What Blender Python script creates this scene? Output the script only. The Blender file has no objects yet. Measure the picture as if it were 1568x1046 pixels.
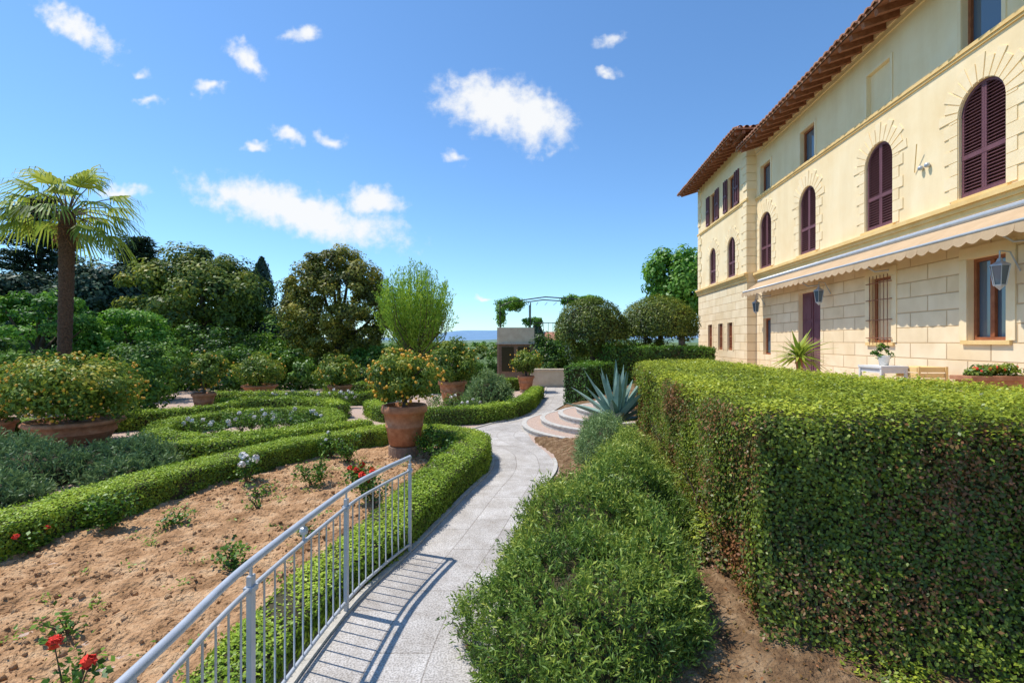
import bpy, math, numpy as np
from mathutils import Vector, Matrix
rng=np.random.default_rng(7)
scene=bpy.context.scene
scene.view_settings.view_transform='Standard'
scene.view_settings.look='None'
scene.view_settings.exposure=0
COL=scene.collection

# ------------------------------------------------------------------ helpers
def sn(P,f,seed):
    r=np.random.default_rng(seed); o=np.zeros(len(P))
    for k in range(6):
        d=r.normal(size=3)*f; o+=np.sin(P@d+r.uniform(0,6.28))
    return o/3.0
def nrm(a): return a/np.maximum(np.linalg.norm(a,axis=-1,keepdims=True),1e-9)

def mesh_np(name,V,F,mat,v=None,smooth=False,uv=None):
    V=np.asarray(V,dtype=np.float32); F=np.asarray(F,dtype=np.int32)
    k=F.shape[1]
    me=bpy.data.meshes.new(name)
    me.vertices.add(len(V)); me.vertices.foreach_set('co',V.ravel())
    me.loops.add(F.size); me.loops.foreach_set('vertex_index',F.ravel())
    me.polygons.add(len(F)); me.polygons.foreach_set('loop_start',np.arange(0,F.size,k,dtype=np.int32))
    me.update(calc_edges=True)
    if v is not None:
        a=me.attributes.new('v','FLOAT','POINT'); a.data.foreach_set('value',np.asarray(v,dtype=np.float32))
    if uv is not None:
        u=me.uv_layers.new(name='UVMap'); u.data.foreach_set('uv',np.asarray(uv,dtype=np.float32)[F.ravel()].ravel())
    if smooth: me.polygons.foreach_set('use_smooth',np.ones(len(F),dtype=bool))
    me.materials.append(mat)
    ob=bpy.data.objects.new(name,me); COL.objects.link(ob)
    return ob

class MB:
    def __init__(s): s.v=[]; s.f=[]
    def quad(s,*p):
        n=len(s.v); s.v+= [tuple(q) for q in p]; s.f.append(tuple(range(n,n+len(p))))
    def box(s,x0,x1,y0,y1,z0,z1,M=None):
        n=len(s.v)
        c=[(x0,y0,z0),(x1,y0,z0),(x1,y1,z0),(x0,y1,z0),(x0,y0,z1),(x1,y0,z1),(x1,y1,z1),(x0,y1,z1)]
        if M is not None: c=[tuple(M@Vector(q)) for q in c]
        s.v+=c
        for f in [(0,3,2,1),(4,5,6,7),(0,1,5,4),(1,2,6,5),(2,3,7,6),(3,0,4,7)]:
            s.f.append(tuple(n+i for i in f))
    def tube(s,pts,rad,seg=8,cap=True):
        pts=[Vector(p) for p in pts]
        if not hasattr(rad,'__len__'): rad=[rad]*len(pts)
        n0=len(s.v); prev=None
        for i,p in enumerate(pts):
            t=(pts[min(i+1,len(pts)-1)]-pts[max(i-1,0)]).normalized()
            a=Vector((0,0,1)) if abs(t.z)<.9 else Vector((1,0,0))
            if prev is not None: a=prev
            b=t.cross(a).normalized(); a=b.cross(t).normalized(); prev=a
            for k in range(seg):
                an=2*math.pi*k/seg
                s.v.append(tuple(p+(a*math.cos(an)+b*math.sin(an))*rad[i]))
        for i in range(len(pts)-1):
            for k in range(seg):
                k2=(k+1)%seg
                s.f.append((n0+i*seg+k,n0+i*seg+k2,n0+(i+1)*seg+k2,n0+(i+1)*seg+k))
        if cap:
            s.f.append(tuple(n0+k for k in range(seg))); e=n0+(len(pts)-1)*seg
            s.f.append(tuple(e+k for k in range(seg-1,-1,-1)))
    def lathe(s,prof,c=(0,0,0),seg=28):
        n0=len(s.v)
        for r,z in prof:
            for k in range(seg):
                a=2*math.pi*k/seg; s.v.append((c[0]+r*math.cos(a),c[1]+r*math.sin(a),c[2]+z))
        for i in range(len(prof)-1):
            for k in range(seg):
                k2=(k+1)%seg
                s.f.append((n0+i*seg+k,n0+i*seg+k2,n0+(i+1)*seg+k2,n0+(i+1)*seg+k))
    def obj(s,name,mat,smooth=False):
        me=bpy.data.meshes.new(name); me.from_pydata(s.v,[],s.f); me.materials.append(mat)
        if smooth:
            for p in me.polygons: p.use_smooth=True
        me.update()
        ob=bpy.data.objects.new(name,me); COL.objects.link(ob); return ob
def group(name,parts,rotz=0):
    e=bpy.data.objects.new(name,None); COL.objects.link(e); e.empty_display_size=.2
    e.rotation_euler=(0,0,rotz)
    for p in parts:
        if p is not None: p.parent=e
    return e

# ------------------------------------------------------------------ materials
def newmat(name):
    m=bpy.data.materials.new(name); m.use_nodes=True; nt=m.node_tree; nt.nodes.clear()
    out=nt.nodes.new('ShaderNodeOutputMaterial'); return m,nt,out
def ramp(nt,stops):
    r=nt.nodes.new('ShaderNodeValToRGB'); cr=r.color_ramp
    while len(cr.elements)<len(stops): cr.elements.new(.5)
    for e,(p,c) in zip(cr.elements,stops): e.position=p; e.color=(*c,1)
    return r
def leafmat(name,stops,trans=.3,gain=1.5):
    stops=[(p,tuple(min(.75,q*gain) for q in c)) for p,c in stops]
    m,nt,out=newmat(name); L=nt.links.new
    at=nt.nodes.new('ShaderNodeAttribute'); at.attribute_name='v'
    r=ramp(nt,stops); L(at.outputs['Fac'],r.inputs[0])
    p=nt.nodes.new('ShaderNodeBsdfDiffuse')
    L(r.outputs[0],p.inputs['Color'])
    t=nt.nodes.new('ShaderNodeBsdfTranslucent')
    L(r.outputs[0],t.inputs[0])
    mx=nt.nodes.new('ShaderNodeMixShader'); mx.inputs[0].default_value=trans
    L(p.outputs[0],mx.inputs[1]); L(t.outputs[0],mx.inputs[2])
    g=nt.nodes.new('ShaderNodeBsdfGlossy'); g.inputs['Roughness'].default_value=.45; g.inputs['Color'].default_value=(.9,.95,1,1)
    m2=nt.nodes.new('ShaderNodeMixShader'); m2.inputs[0].default_value=.025
    L(mx.outputs[0],m2.inputs[1]); L(g.outputs[0],m2.inputs[2]); L(m2.outputs[0],out.inputs[0])
    return m
def noisemat(name,stops,scale=8,detail=6,rough=.85,bump=.2,bscale=40,dist=.02,metal=0,coords='Object',spec=.3,stretch=None):
    m,nt,out=newmat(name); L=nt.links.new
    tc=nt.nodes.new('ShaderNodeTexCoord'); src=tc.outputs[coords]
    if stretch:
        mp=nt.nodes.new('ShaderNodeMapping'); mp.inputs['Scale'].default_value=stretch; L(src,mp.inputs[0]); src=mp.outputs[0]
    n=nt.nodes.new('ShaderNodeTexNoise'); n.inputs['Scale'].default_value=scale; n.inputs['Detail'].default_value=detail
    n.inputs['Roughness'].default_value=.65
    L(src,n.inputs['Vector'])
    r=ramp(nt,stops); L(n.outputs['Fac'],r.inputs[0])
    p=nt.nodes.new('ShaderNodeBsdfPrincipled'); p.inputs['Roughness'].default_value=rough; p.inputs['Metallic'].default_value=metal
    p.inputs['Specular IOR Level'].default_value=spec
    L(r.outputs[0],p.inputs['Base Color'])
    if bump:
        n2=nt.nodes.new('ShaderNodeTexNoise'); n2.inputs['Scale'].default_value=bscale; n2.inputs['Detail'].default_value=5
        L(src,n2.inputs['Vector'])
        b=nt.nodes.new('ShaderNodeBump'); b.inputs['Strength'].default_value=bump; b.inputs['Distance'].default_value=dist
        L(n2.outputs['Fac'],b.inputs['Height']); L(b.outputs[0],p.inputs['Normal'])
    L(p.outputs[0],out.inputs[0]); return m

M_box=leafmat('box_leaf',[(0,(.12,.09,.02)),(.12,(.04,.065,.01)),(.45,(.1,.17,.014)),(.8,(.21,.3,.024)),(1,(.32,.39,.04))],gain=1.5)
M_big=leafmat('hedge_leaf',[(0,(.24,.1,.045)),(.16,(.17,.1,.03)),(.26,(.05,.07,.012)),(.5,(.1,.14,.016)),(.8,(.23,.28,.026)),(1,(.38,.4,.045))],gain=1.5)
M_ros=leafmat('rosemary_leaf',[(0,(.2,.13,.06)),(.12,(.06,.07,.025)),(.3,(.045,.085,.018)),(.55,(.1,.17,.026)),(.85,(.19,.25,.038)),(1,(.31,.34,.06))],.25,1.5)
M_lav=leafmat('lavender_leaf',[(0,(.04,.07,.03)),(.5,(.08,.14,.05)),(1,(.18,.25,.09))],.25,1.45)
M_oak=leafmat('oak_leaf',[(0,(.025,.042,.008)),(.4,(.07,.11,.014)),(.75,(.17,.2,.024)),(1,(.32,.28,.035))],gain=1.5)
M_oak2=leafmat('ilex_leaf',[(0,(.04,.042,.012)),(.4,(.1,.115,.017)),(.75,(.22,.21,.026)),(1,(.36,.3,.04))],gain=1.5)
M_green=leafmat('shrub_leaf',[(0,(.015,.035,.006)),(.4,(.045,.11,.011)),(.8,(.12,.22,.02)),(1,(.2,.3,.035))],gain=1.45)
M_dark=leafmat('conifer_leaf',[(0,(.012,.025,.015)),(.5,(.03,.055,.032)),(1,(.07,.11,.055))],.12,1.3)
M_wil=leafmat('willow_leaf',[(0,(.08,.15,.015)),(.5,(.18,.3,.028)),(1,(.33,.44,.06))],.4,1.5)
M_cit=leafmat('citrus_leaf',[(0,(.04,.075,.01)),(.35,(.08,.14,.016)),(.7,(.18,.24,.026)),(1,(.42,.35,.045))],gain=1.4)
M_bri=leafmat('bright_leaf',[(0,(.03,.1,.01)),(.5,(.1,.24,.02)),(1,(.24,.38,.05))],.4,1.35)
M_palm=leafmat('palm_leaf',[(0,(.07,.1,.02)),(.5,(.17,.24,.03)),(1,(.4,.42,.07))],.35,1.4)
M_agave=noisemat('agave_skin',[(.3,(.17,.29,.25)),(.7,(.3,.42,.35))],scale=5,rough=.5,bump=.05)
M_core=noisemat('hedge_twigs',[(.3,(.03,.03,.01)),(.7,(.075,.06,.03))],scale=30,bump=0)
M_bark=noisemat('bark',[(.3,(.05,.035,.025)),(.7,(.16,.12,.085))],scale=12,bump=.6,bscale=25,stretch=(1,1,.3))
M_pbark=noisemat('palm_fibre',[(.3,(.045,.025,.015)),(.7,(.17,.1,.06))],scale=20,bump=.9,bscale=30,dist=.05)
M_soil=noisemat('soil',[(.3,(.21,.11,.05)),(.5,(.48,.285,.15)),(.72,(.68,.47,.28))],scale=3.5,detail=12,bump=1,bscale=26,dist=.06,rough=.95,spec=.1)
M_bank=noisemat('bank_soil',[(.3,(.09,.05,.028)),(.5,(.21,.13,.07)),(.75,(.44,.31,.19))],scale=7,detail=12,bump=.9,bscale=40,dist=.05,rough=.95,spec=.1)
M_grav=noisemat('gravel',[(.25,(.27,.18,.14)),(.5,(.48,.36,.29)),(.75,(.64,.52,.44))],scale=60,detail=6,bump=.6,bscale=120,dist=.01,spec=.1)
M_grass=noisemat('grass_ground',[(.3,(.05,.09,.02)),(.7,(.15,.21,.05))],scale=.05,detail=8,bump=0)
M_terra=noisemat('terracotta',[(.25,(.3,.12,.06)),(.55,(.5,.23,.12)),(.8,(.62,.38,.24))],scale=7,detail=8,bump=.15,bscale=30,rough=.85)
M_stone=noisemat('step_stone',[(.3,(.38,.36,.32)),(.7,(.6,.57,.52))],scale=14,bump=.3,bscale=60)
M_rail=noisemat('rail_paint',[(.3,(.42,.45,.49)),(.7,(.52,.55,.59))],scale=9,bump=.06,bscale=90,rough=.4,metal=.2,spec=.5)
M_shut=noisemat('shutter_paint',[(.3,(.13,.05,.065)),(.7,(.2,.085,.1))],scale=6,bump=.1,rough=.6,stretch=(1,1,.3))
M_wood=noisemat('window_wood',[(.3,(.24,.075,.03)),(.7,(.36,.13,.055))],scale=10,bump=.1,rough=.5)
M_rafter=noisemat('rafter_wood',[(.3,(.2,.08,.045)),(.7,(.36,.16,.09))],scale=8,bump=.2)
M_tile=noisemat('roof_tile',[(.25,(.22,.1,.06)),(.5,(.4,.19,.11)),(.8,(.54,.32,.2))],scale=4,detail=8,bump=.2)
M_ochre=noisemat('ochre_moulding',[(.3,(.76,.5,.19)),(.7,(.87,.63,.29))],scale=3,bump=.1,bscale=30)
M_vous=noisemat('voussoir_stucco',[(.3,(.88,.69,.41)),(.7,(.94,.78,.52))],scale=3,bump=.15,bscale=30)
M_awn=noisemat('awning_cloth',[(.3,(.46,.32,.19)),(.7,(.55,.4,.25))],scale=3,bump=.1,bscale=15)
M_white=noisemat('white_paint',[(.3,(.68,.67,.64)),(.7,(.78,.77,.75))],scale=4,bump=.05)
M_iron=noisemat('dark_iron',[(.3,(.04,.04,.04)),(.7,(.09,.085,.08))],scale=10,bump=.1,rough=.5,metal=.5)
M_wall2=noisemat('plaster_wall',[(.3,(.6,.5,.36)),(.7,(.74,.65,.5))],scale=3,bump=.2)
M_brick=noisemat('old_brick',[(.3,(.2,.13,.09)),(.7,(.38,.26,.18))],scale=12,bump=.4)
M_yel=noisemat('citrus_fruit',[(.3,(.75,.36,.03)),(.7,(.88,.5,.06))],scale=10,bump=.1,rough=.4)
M_red=noisemat('rose_red',[(.3,(.7,.03,.02)),(.7,(.88,.1,.06))],scale=20,bump=.1)
M_wrose=noisemat('rose_white',[(.3,(.75,.7,.66)),(.7,(.85,.83,.8))],scale=20,bump=.1)
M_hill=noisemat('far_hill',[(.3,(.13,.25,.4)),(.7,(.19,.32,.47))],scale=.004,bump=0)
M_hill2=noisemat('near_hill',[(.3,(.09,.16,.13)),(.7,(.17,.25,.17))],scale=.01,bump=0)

def stucco():
    m,nt,out=newmat('cream_stucco'); L=nt.links.new
    tc=nt.nodes.new('ShaderNodeTexCoord')
    n=nt.nodes.new('ShaderNodeTexNoise'); n.inputs['Scale'].default_value=.8; n.inputs['Detail'].default_value=9; n.inputs['Roughness'].default_value=.65
    L(tc.outputs['Object'],n.inputs['Vector'])
    r=ramp(nt,[(.25,(.88,.67,.38)),(.5,(.94,.76,.48)),(.78,(.96,.82,.57))]); L(n.outputs['Fac'],r.inputs[0])
    mp=nt.nodes.new('ShaderNodeMapping'); mp.inputs['Scale'].default_value=(2,2,.35); L(tc.outputs['Object'],mp.inputs[0])
    n3=nt.nodes.new('ShaderNodeTexNoise'); n3.inputs['Scale'].default_value=1.5; n3.inputs['Detail'].default_value=4; L(mp.outputs[0],n3.inputs['Vector'])
    r3=ramp(nt,[(.35,(.9,.87,.82)),(.6,(1,1,1))]); L(n3.outputs['Fac'],r3.inputs[0])
    mx=nt.nodes.new('ShaderNodeMix'); mx.data_type='RGBA'; mx.blend_type='MULTIPLY'; mx.inputs[0].default_value=.6
    L(r.outputs[0],mx.inputs[6]); L(r3.outputs[0],mx.inputs[7])
    p=nt.nodes.new('ShaderNodeBsdfPrincipled'); p.inputs['Roughness'].default_value=.9; p.inputs['Specular IOR Level'].default_value=.15
    L(mx.outputs[2],p.inputs['Base Color'])
    n2=nt.nodes.new('ShaderNodeTexNoise'); n2.inputs['Scale'].default_value=25; n2.inputs['Detail'].default_value=6; L(tc.outputs['Object'],n2.inputs['Vector'])
    b=nt.nodes.new('ShaderNodeBump'); b.inputs['Strength'].default_value=.2; b.inputs['Distance'].default_value=.01
    L(n2.outputs['Fac'],b.inputs['Height']); L(b.outputs[0],p.inputs['Normal']); L(p.outputs[0],out.inputs[0]); return m
M_stuc=stucco()
def rustic():
    m,nt,out=newmat('rusticated_ashlar'); L=nt.links.new
    tc=nt.nodes.new('ShaderNodeTexCoord'); sp=nt.nodes.new('ShaderNodeSeparateXYZ'); cb=nt.nodes.new('ShaderNodeCombineXYZ')
    L(tc.outputs['Object'],sp.inputs[0]); L(sp.outputs[1],cb.inputs[0]); L(sp.outputs[2],cb.inputs[1])
    br=nt.nodes.new('ShaderNodeTexBrick'); br.offset=.5
    br.inputs['Scale'].default_value=1; br.inputs['Brick Width'].default_value=.92; br.inputs['Row Height'].default_value=.31
    br.inputs['Mortar Size'].default_value=.014; br.inputs['Mortar Smooth'].default_value=.6
    br.inputs['Color1'].default_value=(.87,.69,.44,1); br.inputs['Color2'].default_value=(.94,.78,.54,1); br.inputs['Mortar'].default_value=(.72,.52,.3,1)
    L(cb.outputs[0],br.inputs['Vector'])
    n=nt.nodes.new('ShaderNodeTexNoise'); n.inputs['Scale'].default_value=2.5; n.inputs['Detail'].default_value=9; L(tc.outputs['Object'],n.inputs['Vector'])
    r=ramp(nt,[(.3,(.86,.83,.77)),(.65,(1,1,1))]); L(n.outputs['Fac'],r.inputs[0])
    mx=nt.nodes.new('ShaderNodeMix'); mx.data_type='RGBA'; mx.blend_type='MULTIPLY'; mx.inputs[0].default_value=.8
    L(br.outputs[0],mx.inputs[6]); L(r.outputs[0],mx.inputs[7])
    p=nt.nodes.new('ShaderNodeBsdfPrincipled'); p.inputs['Roughness'].default_value=.9; p.inputs['Specular IOR Level'].default_value=.15
    L(mx.outputs[2],p.inputs['Base Color'])
    iv=nt.nodes.new('ShaderNodeMath'); iv.operation='SUBTRACT'; iv.inputs[0].default_value=1; L(br.outputs['Fac'],iv.inputs[1])
    b=nt.nodes.new('ShaderNodeBump'); b.inputs['Strength'].default_value=.8; b.inputs['Distance'].default_value=.025
    L(iv.outputs[0],b.inputs['Height']); L(b.outputs[0],p.inputs['Normal']); L(p.outputs[0],out.inputs[0]); return m
M_rust=rustic()
def paving():
    m,nt,out=newmat('path_paving'); L=nt.links.new
    uv=nt.nodes.new('ShaderNodeUVMap')
    br=nt.nodes.new('ShaderNodeTexBrick'); br.offset=.37
    br.inputs['Scale'].default_value=1; br.inputs['Brick Width'].default_value=.85; br.inputs['Row Height'].default_value=.4
    br.inputs['Mortar Size'].default_value=.006; br.inputs['Color1'].default_value=(.5,.475,.45,1); br.inputs['Color2'].default_value=(.63,.605,.575,1)
    br.inputs['Mortar'].default_value=(.36,.33,.3,1); br.inputs['Mortar Smooth'].default_value=.3
    sp=nt.nodes.new('ShaderNodeSeparateXYZ'); cb=nt.nodes.new('ShaderNodeCombineXYZ'); L(uv.outputs[0],sp.inputs[0]); L(sp.outputs[1],cb.inputs[0]); L(sp.outputs[0],cb.inputs[1])
    L(cb.outputs[0],br.inputs['Vector'])
    tc=nt.nodes.new('ShaderNodeTexCoord')
    n=nt.nodes.new('ShaderNodeTexNoise'); n.inputs['Scale'].default_value=3; n.inputs['Detail'].default_value=10; n.inputs['Roughness'].default_value=.75; L(tc.outputs['Object'],n.inputs['Vector'])
    r=ramp(nt,[(.3,(.62,.58,.53)),(.65,(1.05,1.05,1.05))]); L(n.outputs['Fac'],r.inputs[0])
    n4=nt.nodes.new('ShaderNodeTexNoise'); n4.inputs['Scale'].default_value=75; n4.inputs['Detail'].default_value=4; L(tc.outputs['Object'],n4.inputs['Vector'])
    r4=ramp(nt,[(.38,(.5,.49,.48)),(.58,(1.08,1.08,1.08))]); L(n4.outputs['Fac'],r4.inputs[0])
    mx=nt.nodes.new('ShaderNodeMix'); mx.data_type='RGBA'; mx.blend_type='MULTIPLY'; mx.inputs[0].default_value=.9
    L(br.outputs[0],mx.inputs[6]); L(r.outputs[0],mx.inputs[7])
    mx2=nt.nodes.new('ShaderNodeMix'); mx2.data_type='RGBA'; mx2.blend_type='MULTIPLY'; mx2.inputs[0].default_value=.8
    L(mx.outputs[2],mx2.inputs[6]); L(r4.outputs[0],mx2.inputs[7])
    p=nt.nodes.new('ShaderNodeBsdfPrincipled'); p.inputs['Roughness'].default_value=.85; p.inputs['Specular IOR Level'].default_value=.2
    L(mx2.outputs[2],p.inputs['Base Color'])
    iv=nt.nodes.new('ShaderNodeMath'); iv.operation='SUBTRACT'; L(n4.outputs['Fac'],iv.inputs[0]); L(br.outputs['Fac'],iv.inputs[1])
    b=nt.nodes.new('ShaderNodeBump'); b.inputs['Strength'].default_value=.4; b.inputs['Distance'].default_value=.008
    L(iv.outputs[0],b.inputs['Height']); L(b.outputs[0],p.inputs['Normal']); L(p.outputs[0],out.inputs[0]); return m
M_pave=paving()
def glass():
    m,nt,out=newmat('window_glass'); p=nt.nodes.new('ShaderNodeBsdfPrincipled')
    p.inputs['Base Color'].default_value=(.09,.13,.17,1); p.inputs['Roughness'].default_value=.04; p.inputs['Specular IOR Level'].default_value=1.0
    nt.links.new(p.outputs[0],out.inputs[0]); return m
M_glass=glass()

# ------------------------------------------------------------------ foliage tools
def leaf_arr(P,N,L,W,v,T=None,jit=.7,droop=.15):
    n=len(P); N=nrm(N+jit*rng.normal(size=(n,3))*.6)
    if T is None: T=rng.normal(size=(n,3))
    T=nrm(T-N*np.sum(T*N,axis=1,keepdims=True)); B=np.cross(N,T)
    s=(.65+.7*rng.random((n,1)))
    L=L*s; W=W*s
    V=np.stack([P,P+.45*L*T+.5*W*B,P+L*T-droop*L*N,P+.45*L*T-.5*W*B],axis=1).reshape(-1,3)
    return V,np.repeat(np.clip(v,0,1),4)
def leaf_obj(name,parts,mat):
    V=np.concatenate([p[0] for p in parts]); v=np.concatenate([p[1] for p in parts])
    F=np.arange(len(V)).reshape(-1,4)
    return mesh_np(name,V,F,mat,v)

def spline(pts,step=.08,closed=False):
    P=np.array(pts,float)
    n=len(P); out=[]
    rngi=range(n) if closed else range(n-1)
    for i in rngi:
        if closed: a,b,c,d=P[(i-1)%n],P[i],P[(i+1)%n],P[(i+2)%n]
        else: a,b,c,d=P[max(i-1,0)],P[i],P[i+1],P[min(i+2,n-1)]
        k=max(2,int(np.linalg.norm((c-b)[:2])/step))
        for t in np.linspace(0,1,k,endpoint=False):
            out.append(.5*((2*b)+(-a+c)*t+(2*a-5*b+4*c-d)*t*t+(-a+3*b-3*c+d)*t**3))
    if not closed: out.append(P[-1])
    return np.array(out)

def hedge(name,pts,leaf=.045,cover=1.9,mat=M_box,closed=False,z0=0,vb=0,amp=.025,seed=1):
    """pts rows: x,y,width,height"""
    C=spline(pts,closed=closed); n=len(C)
    if closed: D=nrm(np.roll(C,-1,0)[:,:2]-np.roll(C,1,0)[:,:2])
    else: D=nrm(np.gradient(C[:,:2],axis=0))
    S=np.stack([D[:,1],-D[:,0]],1)
    seg=np.linalg.norm((np.roll(C,-1,0)-C)[:,:2],axis=1)
    if not closed: seg[-1]=0
    per=C[:,2]+2*C[:,3]
    wgt=seg*per; area=wgt.sum()
    A=leaf*leaf*.6*.5*1.0
    N=int(area*cover/A)
    idx=rng.choice(n,N,p=wgt/area); nx=(idx+1)%n; 
    if not closed: nx=np.minimum(idx+1,n-1)
    t=rng.random(N)[:,None]; c=C[idx]*(1-t)+C[nx]*t; s=nrm(S[idx]*(1-t)+S[nx]*t)
    w=c[:,2]; h=c[:,3]; u=rng.random(N)*(w+2*h)
    off=np.where(u<h,-w/2,np.where(u<h+w,u-h-w/2,w/2)); z=np.where(u<h,u,np.where(u<h+w,h,2*h+w-u))
    nl=np.where(u<h,-1.,np.where(u<h+w,0,1.)); nu=np.where((u>=h)&(u<h+w),1.,0)
    edge=np.abs(off)/(w/2); z=z-np.where(nu>0,.06*edge**6,0)*np.minimum(1,h/.3)
    Nn=np.concatenate([s*nl[:,None],nu[:,None]],1)
    P=np.concatenate([c[:,:2]+s*off[:,None],(z+z0)[:,None]],1)
    if not closed:
        E=[];EN=[]
        for e,sg in ((0,-1),(n-1,1)):
            k=int(C[e,2]*C[e,3]*cover/A); o=(rng.random(k)-.5)*C[e,2]; zz=rng.random(k)*C[e,3]+z0
            E.append(np.concatenate([C[e,:2]+S[e]*o[:,None],zz[:,None]],1)); EN.append(np.tile([*(D[e]*sg),0],(k,1)))
        P=np.concatenate([P]+E); Nn=np.concatenate([Nn]+EN)
    P=P+Nn*(amp*sn(P,5,seed)+.6*leaf*rng.normal(size=len(P)))[:,None]
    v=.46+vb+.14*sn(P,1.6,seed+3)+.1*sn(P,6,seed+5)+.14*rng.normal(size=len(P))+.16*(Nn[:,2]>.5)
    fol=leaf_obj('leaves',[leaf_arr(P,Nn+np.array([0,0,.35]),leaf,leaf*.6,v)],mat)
    ins=leaf*.6
    V=[];F=[]
    for i in range(n):
        hw=C[i,2]/2-ins; hh=C[i,3]-ins+z0
        for o,zz in ((-hw,z0-.02),(-hw,hh),(hw,hh),(hw,z0-.02)): V.append((*(C[i,:2]+S[i]*o),zz))
    m=n if closed else n-1
    for i in range(m):
        j=(i+1)%n
        for k in range(3): F.append((4*i+k,4*i+k+1,4*j+k+1,4*j+k))
    if not closed: F.append((0,1,2,3)); F.append((4*n-4,4*n-3,4*n-2,4*n-1))
    core=mesh_np('twigs',V,F,M_core)
    return group(name,[fol,core])

def crown(c,R,ncl,nl,leaf,clr,seed=0,vb=0,inner=.45,lump=.2,flat=0,asp=.6,cut=-1):
    r=np.random.default_rng(seed); c=np.array(c,float); R=np.array(R,float)
    d=nrm(r.normal(size=(ncl*2,3))); d=d[d[:,2]>cut][:ncl]; k=len(d)
    rad=(inner+(1-inner)*r.random(k)**.55)*(1+lump*sn(d,2.2,seed+1))
    cc=c+d*rad[:,None]*R
    per=nl//k
    cr=clr*(.6+.8*r.random(k))
    q=nrm(r.normal(size=(k,per,3))); rr=(.35+.65*r.random((k,per,1))**.5)
    P=(cc[:,None]+q*rr*cr[:,None,None]*np.array([1,1,.75])).reshape(-1,3)
    N=(q+.5*d[:,None]+np.array([0,0,.5])).reshape(-1,3)
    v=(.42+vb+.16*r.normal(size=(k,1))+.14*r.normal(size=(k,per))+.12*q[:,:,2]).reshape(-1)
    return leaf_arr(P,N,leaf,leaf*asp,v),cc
def tree(name,base,trunk_h,trunk_r,c,R,ncl,nl,leaf,clr,mat,seed,vb=0,lump=.2,inner=.4,limbs=14,cut=-1):
    fa,cc=crown(c,R,ncl,nl,leaf,clr,seed,vb,inner,lump,cut=cut)
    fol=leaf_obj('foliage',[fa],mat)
    t=MB(); b=Vector(base); top=Vector((c[0],c[1],base[2]+trunk_h))
    mid=(b+top)/2+Vector((.1,.05,0))*trunk_h*.3
    t.tube([b,mid,top,Vector(c)+Vector((0,0,R[2]*.4))],[trunk_r*1.2,trunk_r,trunk_r*.8,trunk_r*.25],10)
    r=np.random.default_rng(seed+9)
    for i in r.choice(len(cc),min(limbs,len(cc)),replace=False):
        e=Vector(cc[i]); st=top+Vector((0,0,(e.z-top.z)*.25 if e.z>top.z else -.1))
        m=(st+e)/2+Vector((0,0,-.1*R[2]))
        t.tube([st,m,e],[trunk_r*.45,trunk_r*.28,trunk_r*.1],6)
    tr=t.obj('trunk',M_bark,True)
    return group(name,[tr,fol])

def mound(name,ells,leaf,mat,kind='sprig',dens=1.0,seed=3,vb=0,asp=.22,sl=.11,K=11,lump=1.0):
    """ells rows: cx,cy,cz,rx,ry,rz"""
    parts=[]; cores=MB()
    E=np.array(ells,float)
    for i,e in enumerate(E):
        ar=2*math.pi*((e[3]*e[4])**.8+(e[3]*e[5])**.8+(e[4]*e[5])**.8)/3*1.3
        n=int(ar*dens)
        d=nrm(rng.normal(size=(n,3))); d=d[d[:,2]>-.25]
        lm=lump*(.12*sn(d,3,seed+i)+.085*sn(d,7,seed+i+7)+.04*sn(d,16,seed+i+9))
        R=e[3:]*(1+lm)[:,None]
        P=e[:3]+d*R*(1-.14*rng.random((len(d),1))**2)
        N=nrm(d/e[3:])
        keep=np.ones(len(P),bool)
        for j,g in enumerate(E):
            if j!=i: keep&=(((P-g[:3])/(g[3:]*.88))**2).sum(1)>1
        P=P[keep];N=N[keep];lk=lm[keep];n=len(P)
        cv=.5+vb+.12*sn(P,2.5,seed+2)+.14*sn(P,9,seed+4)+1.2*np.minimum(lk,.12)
        if kind=='sprig':
            cv=cv+.1*rng.normal(size=n)-.35*(rng.random(n)<.07)
            D=nrm(N*.7+np.array([0,0,.6])+.45*rng.normal(size=(n,3)))
            t=np.linspace(.05,1,K)
            Ls=sl*(.5+1.0*rng.random((n,1)))
            PP=(P[:,None]+D[:,None]*(t[None,:]*Ls)[:,:,None]-D[:,None]*sl*.6).reshape(-1,3)
            TT=(D[:,None]*.8+nrm(rng.normal(size=(n,K,3)))*.9).reshape(-1,3)
            NN=rng.normal(size=(n*K,3))+np.array([0,0,.6])
            vv=(cv[:,None]-.2+.38*t[None,:]+.09*rng.normal(size=(n,K))).reshape(-1)
            NN=np.cross(TT,NN)
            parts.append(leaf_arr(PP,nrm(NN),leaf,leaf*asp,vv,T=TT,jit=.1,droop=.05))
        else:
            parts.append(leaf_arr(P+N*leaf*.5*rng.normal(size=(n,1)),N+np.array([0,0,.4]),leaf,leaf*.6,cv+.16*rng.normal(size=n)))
        prof=[]
        for k in range(9):
            a=-.3+(math.pi/2+.3)*k/8; prof.append((math.cos(a),math.sin(a)))
        s0=len(cores.v); cores.lathe(prof,seg=18)
        for q in range(s0,len(cores.v)):
            x,y,z=cores.v[q]; cores.v[q]=(e[0]+x*e[3]*.8,e[1]+y*e[4]*.8,e[2]+z*e[5]*.8)
    fol=leaf_obj('foliage',parts,mat)
    return group(name,[fol,cores.obj('twigs',M_core,True)])

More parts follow.
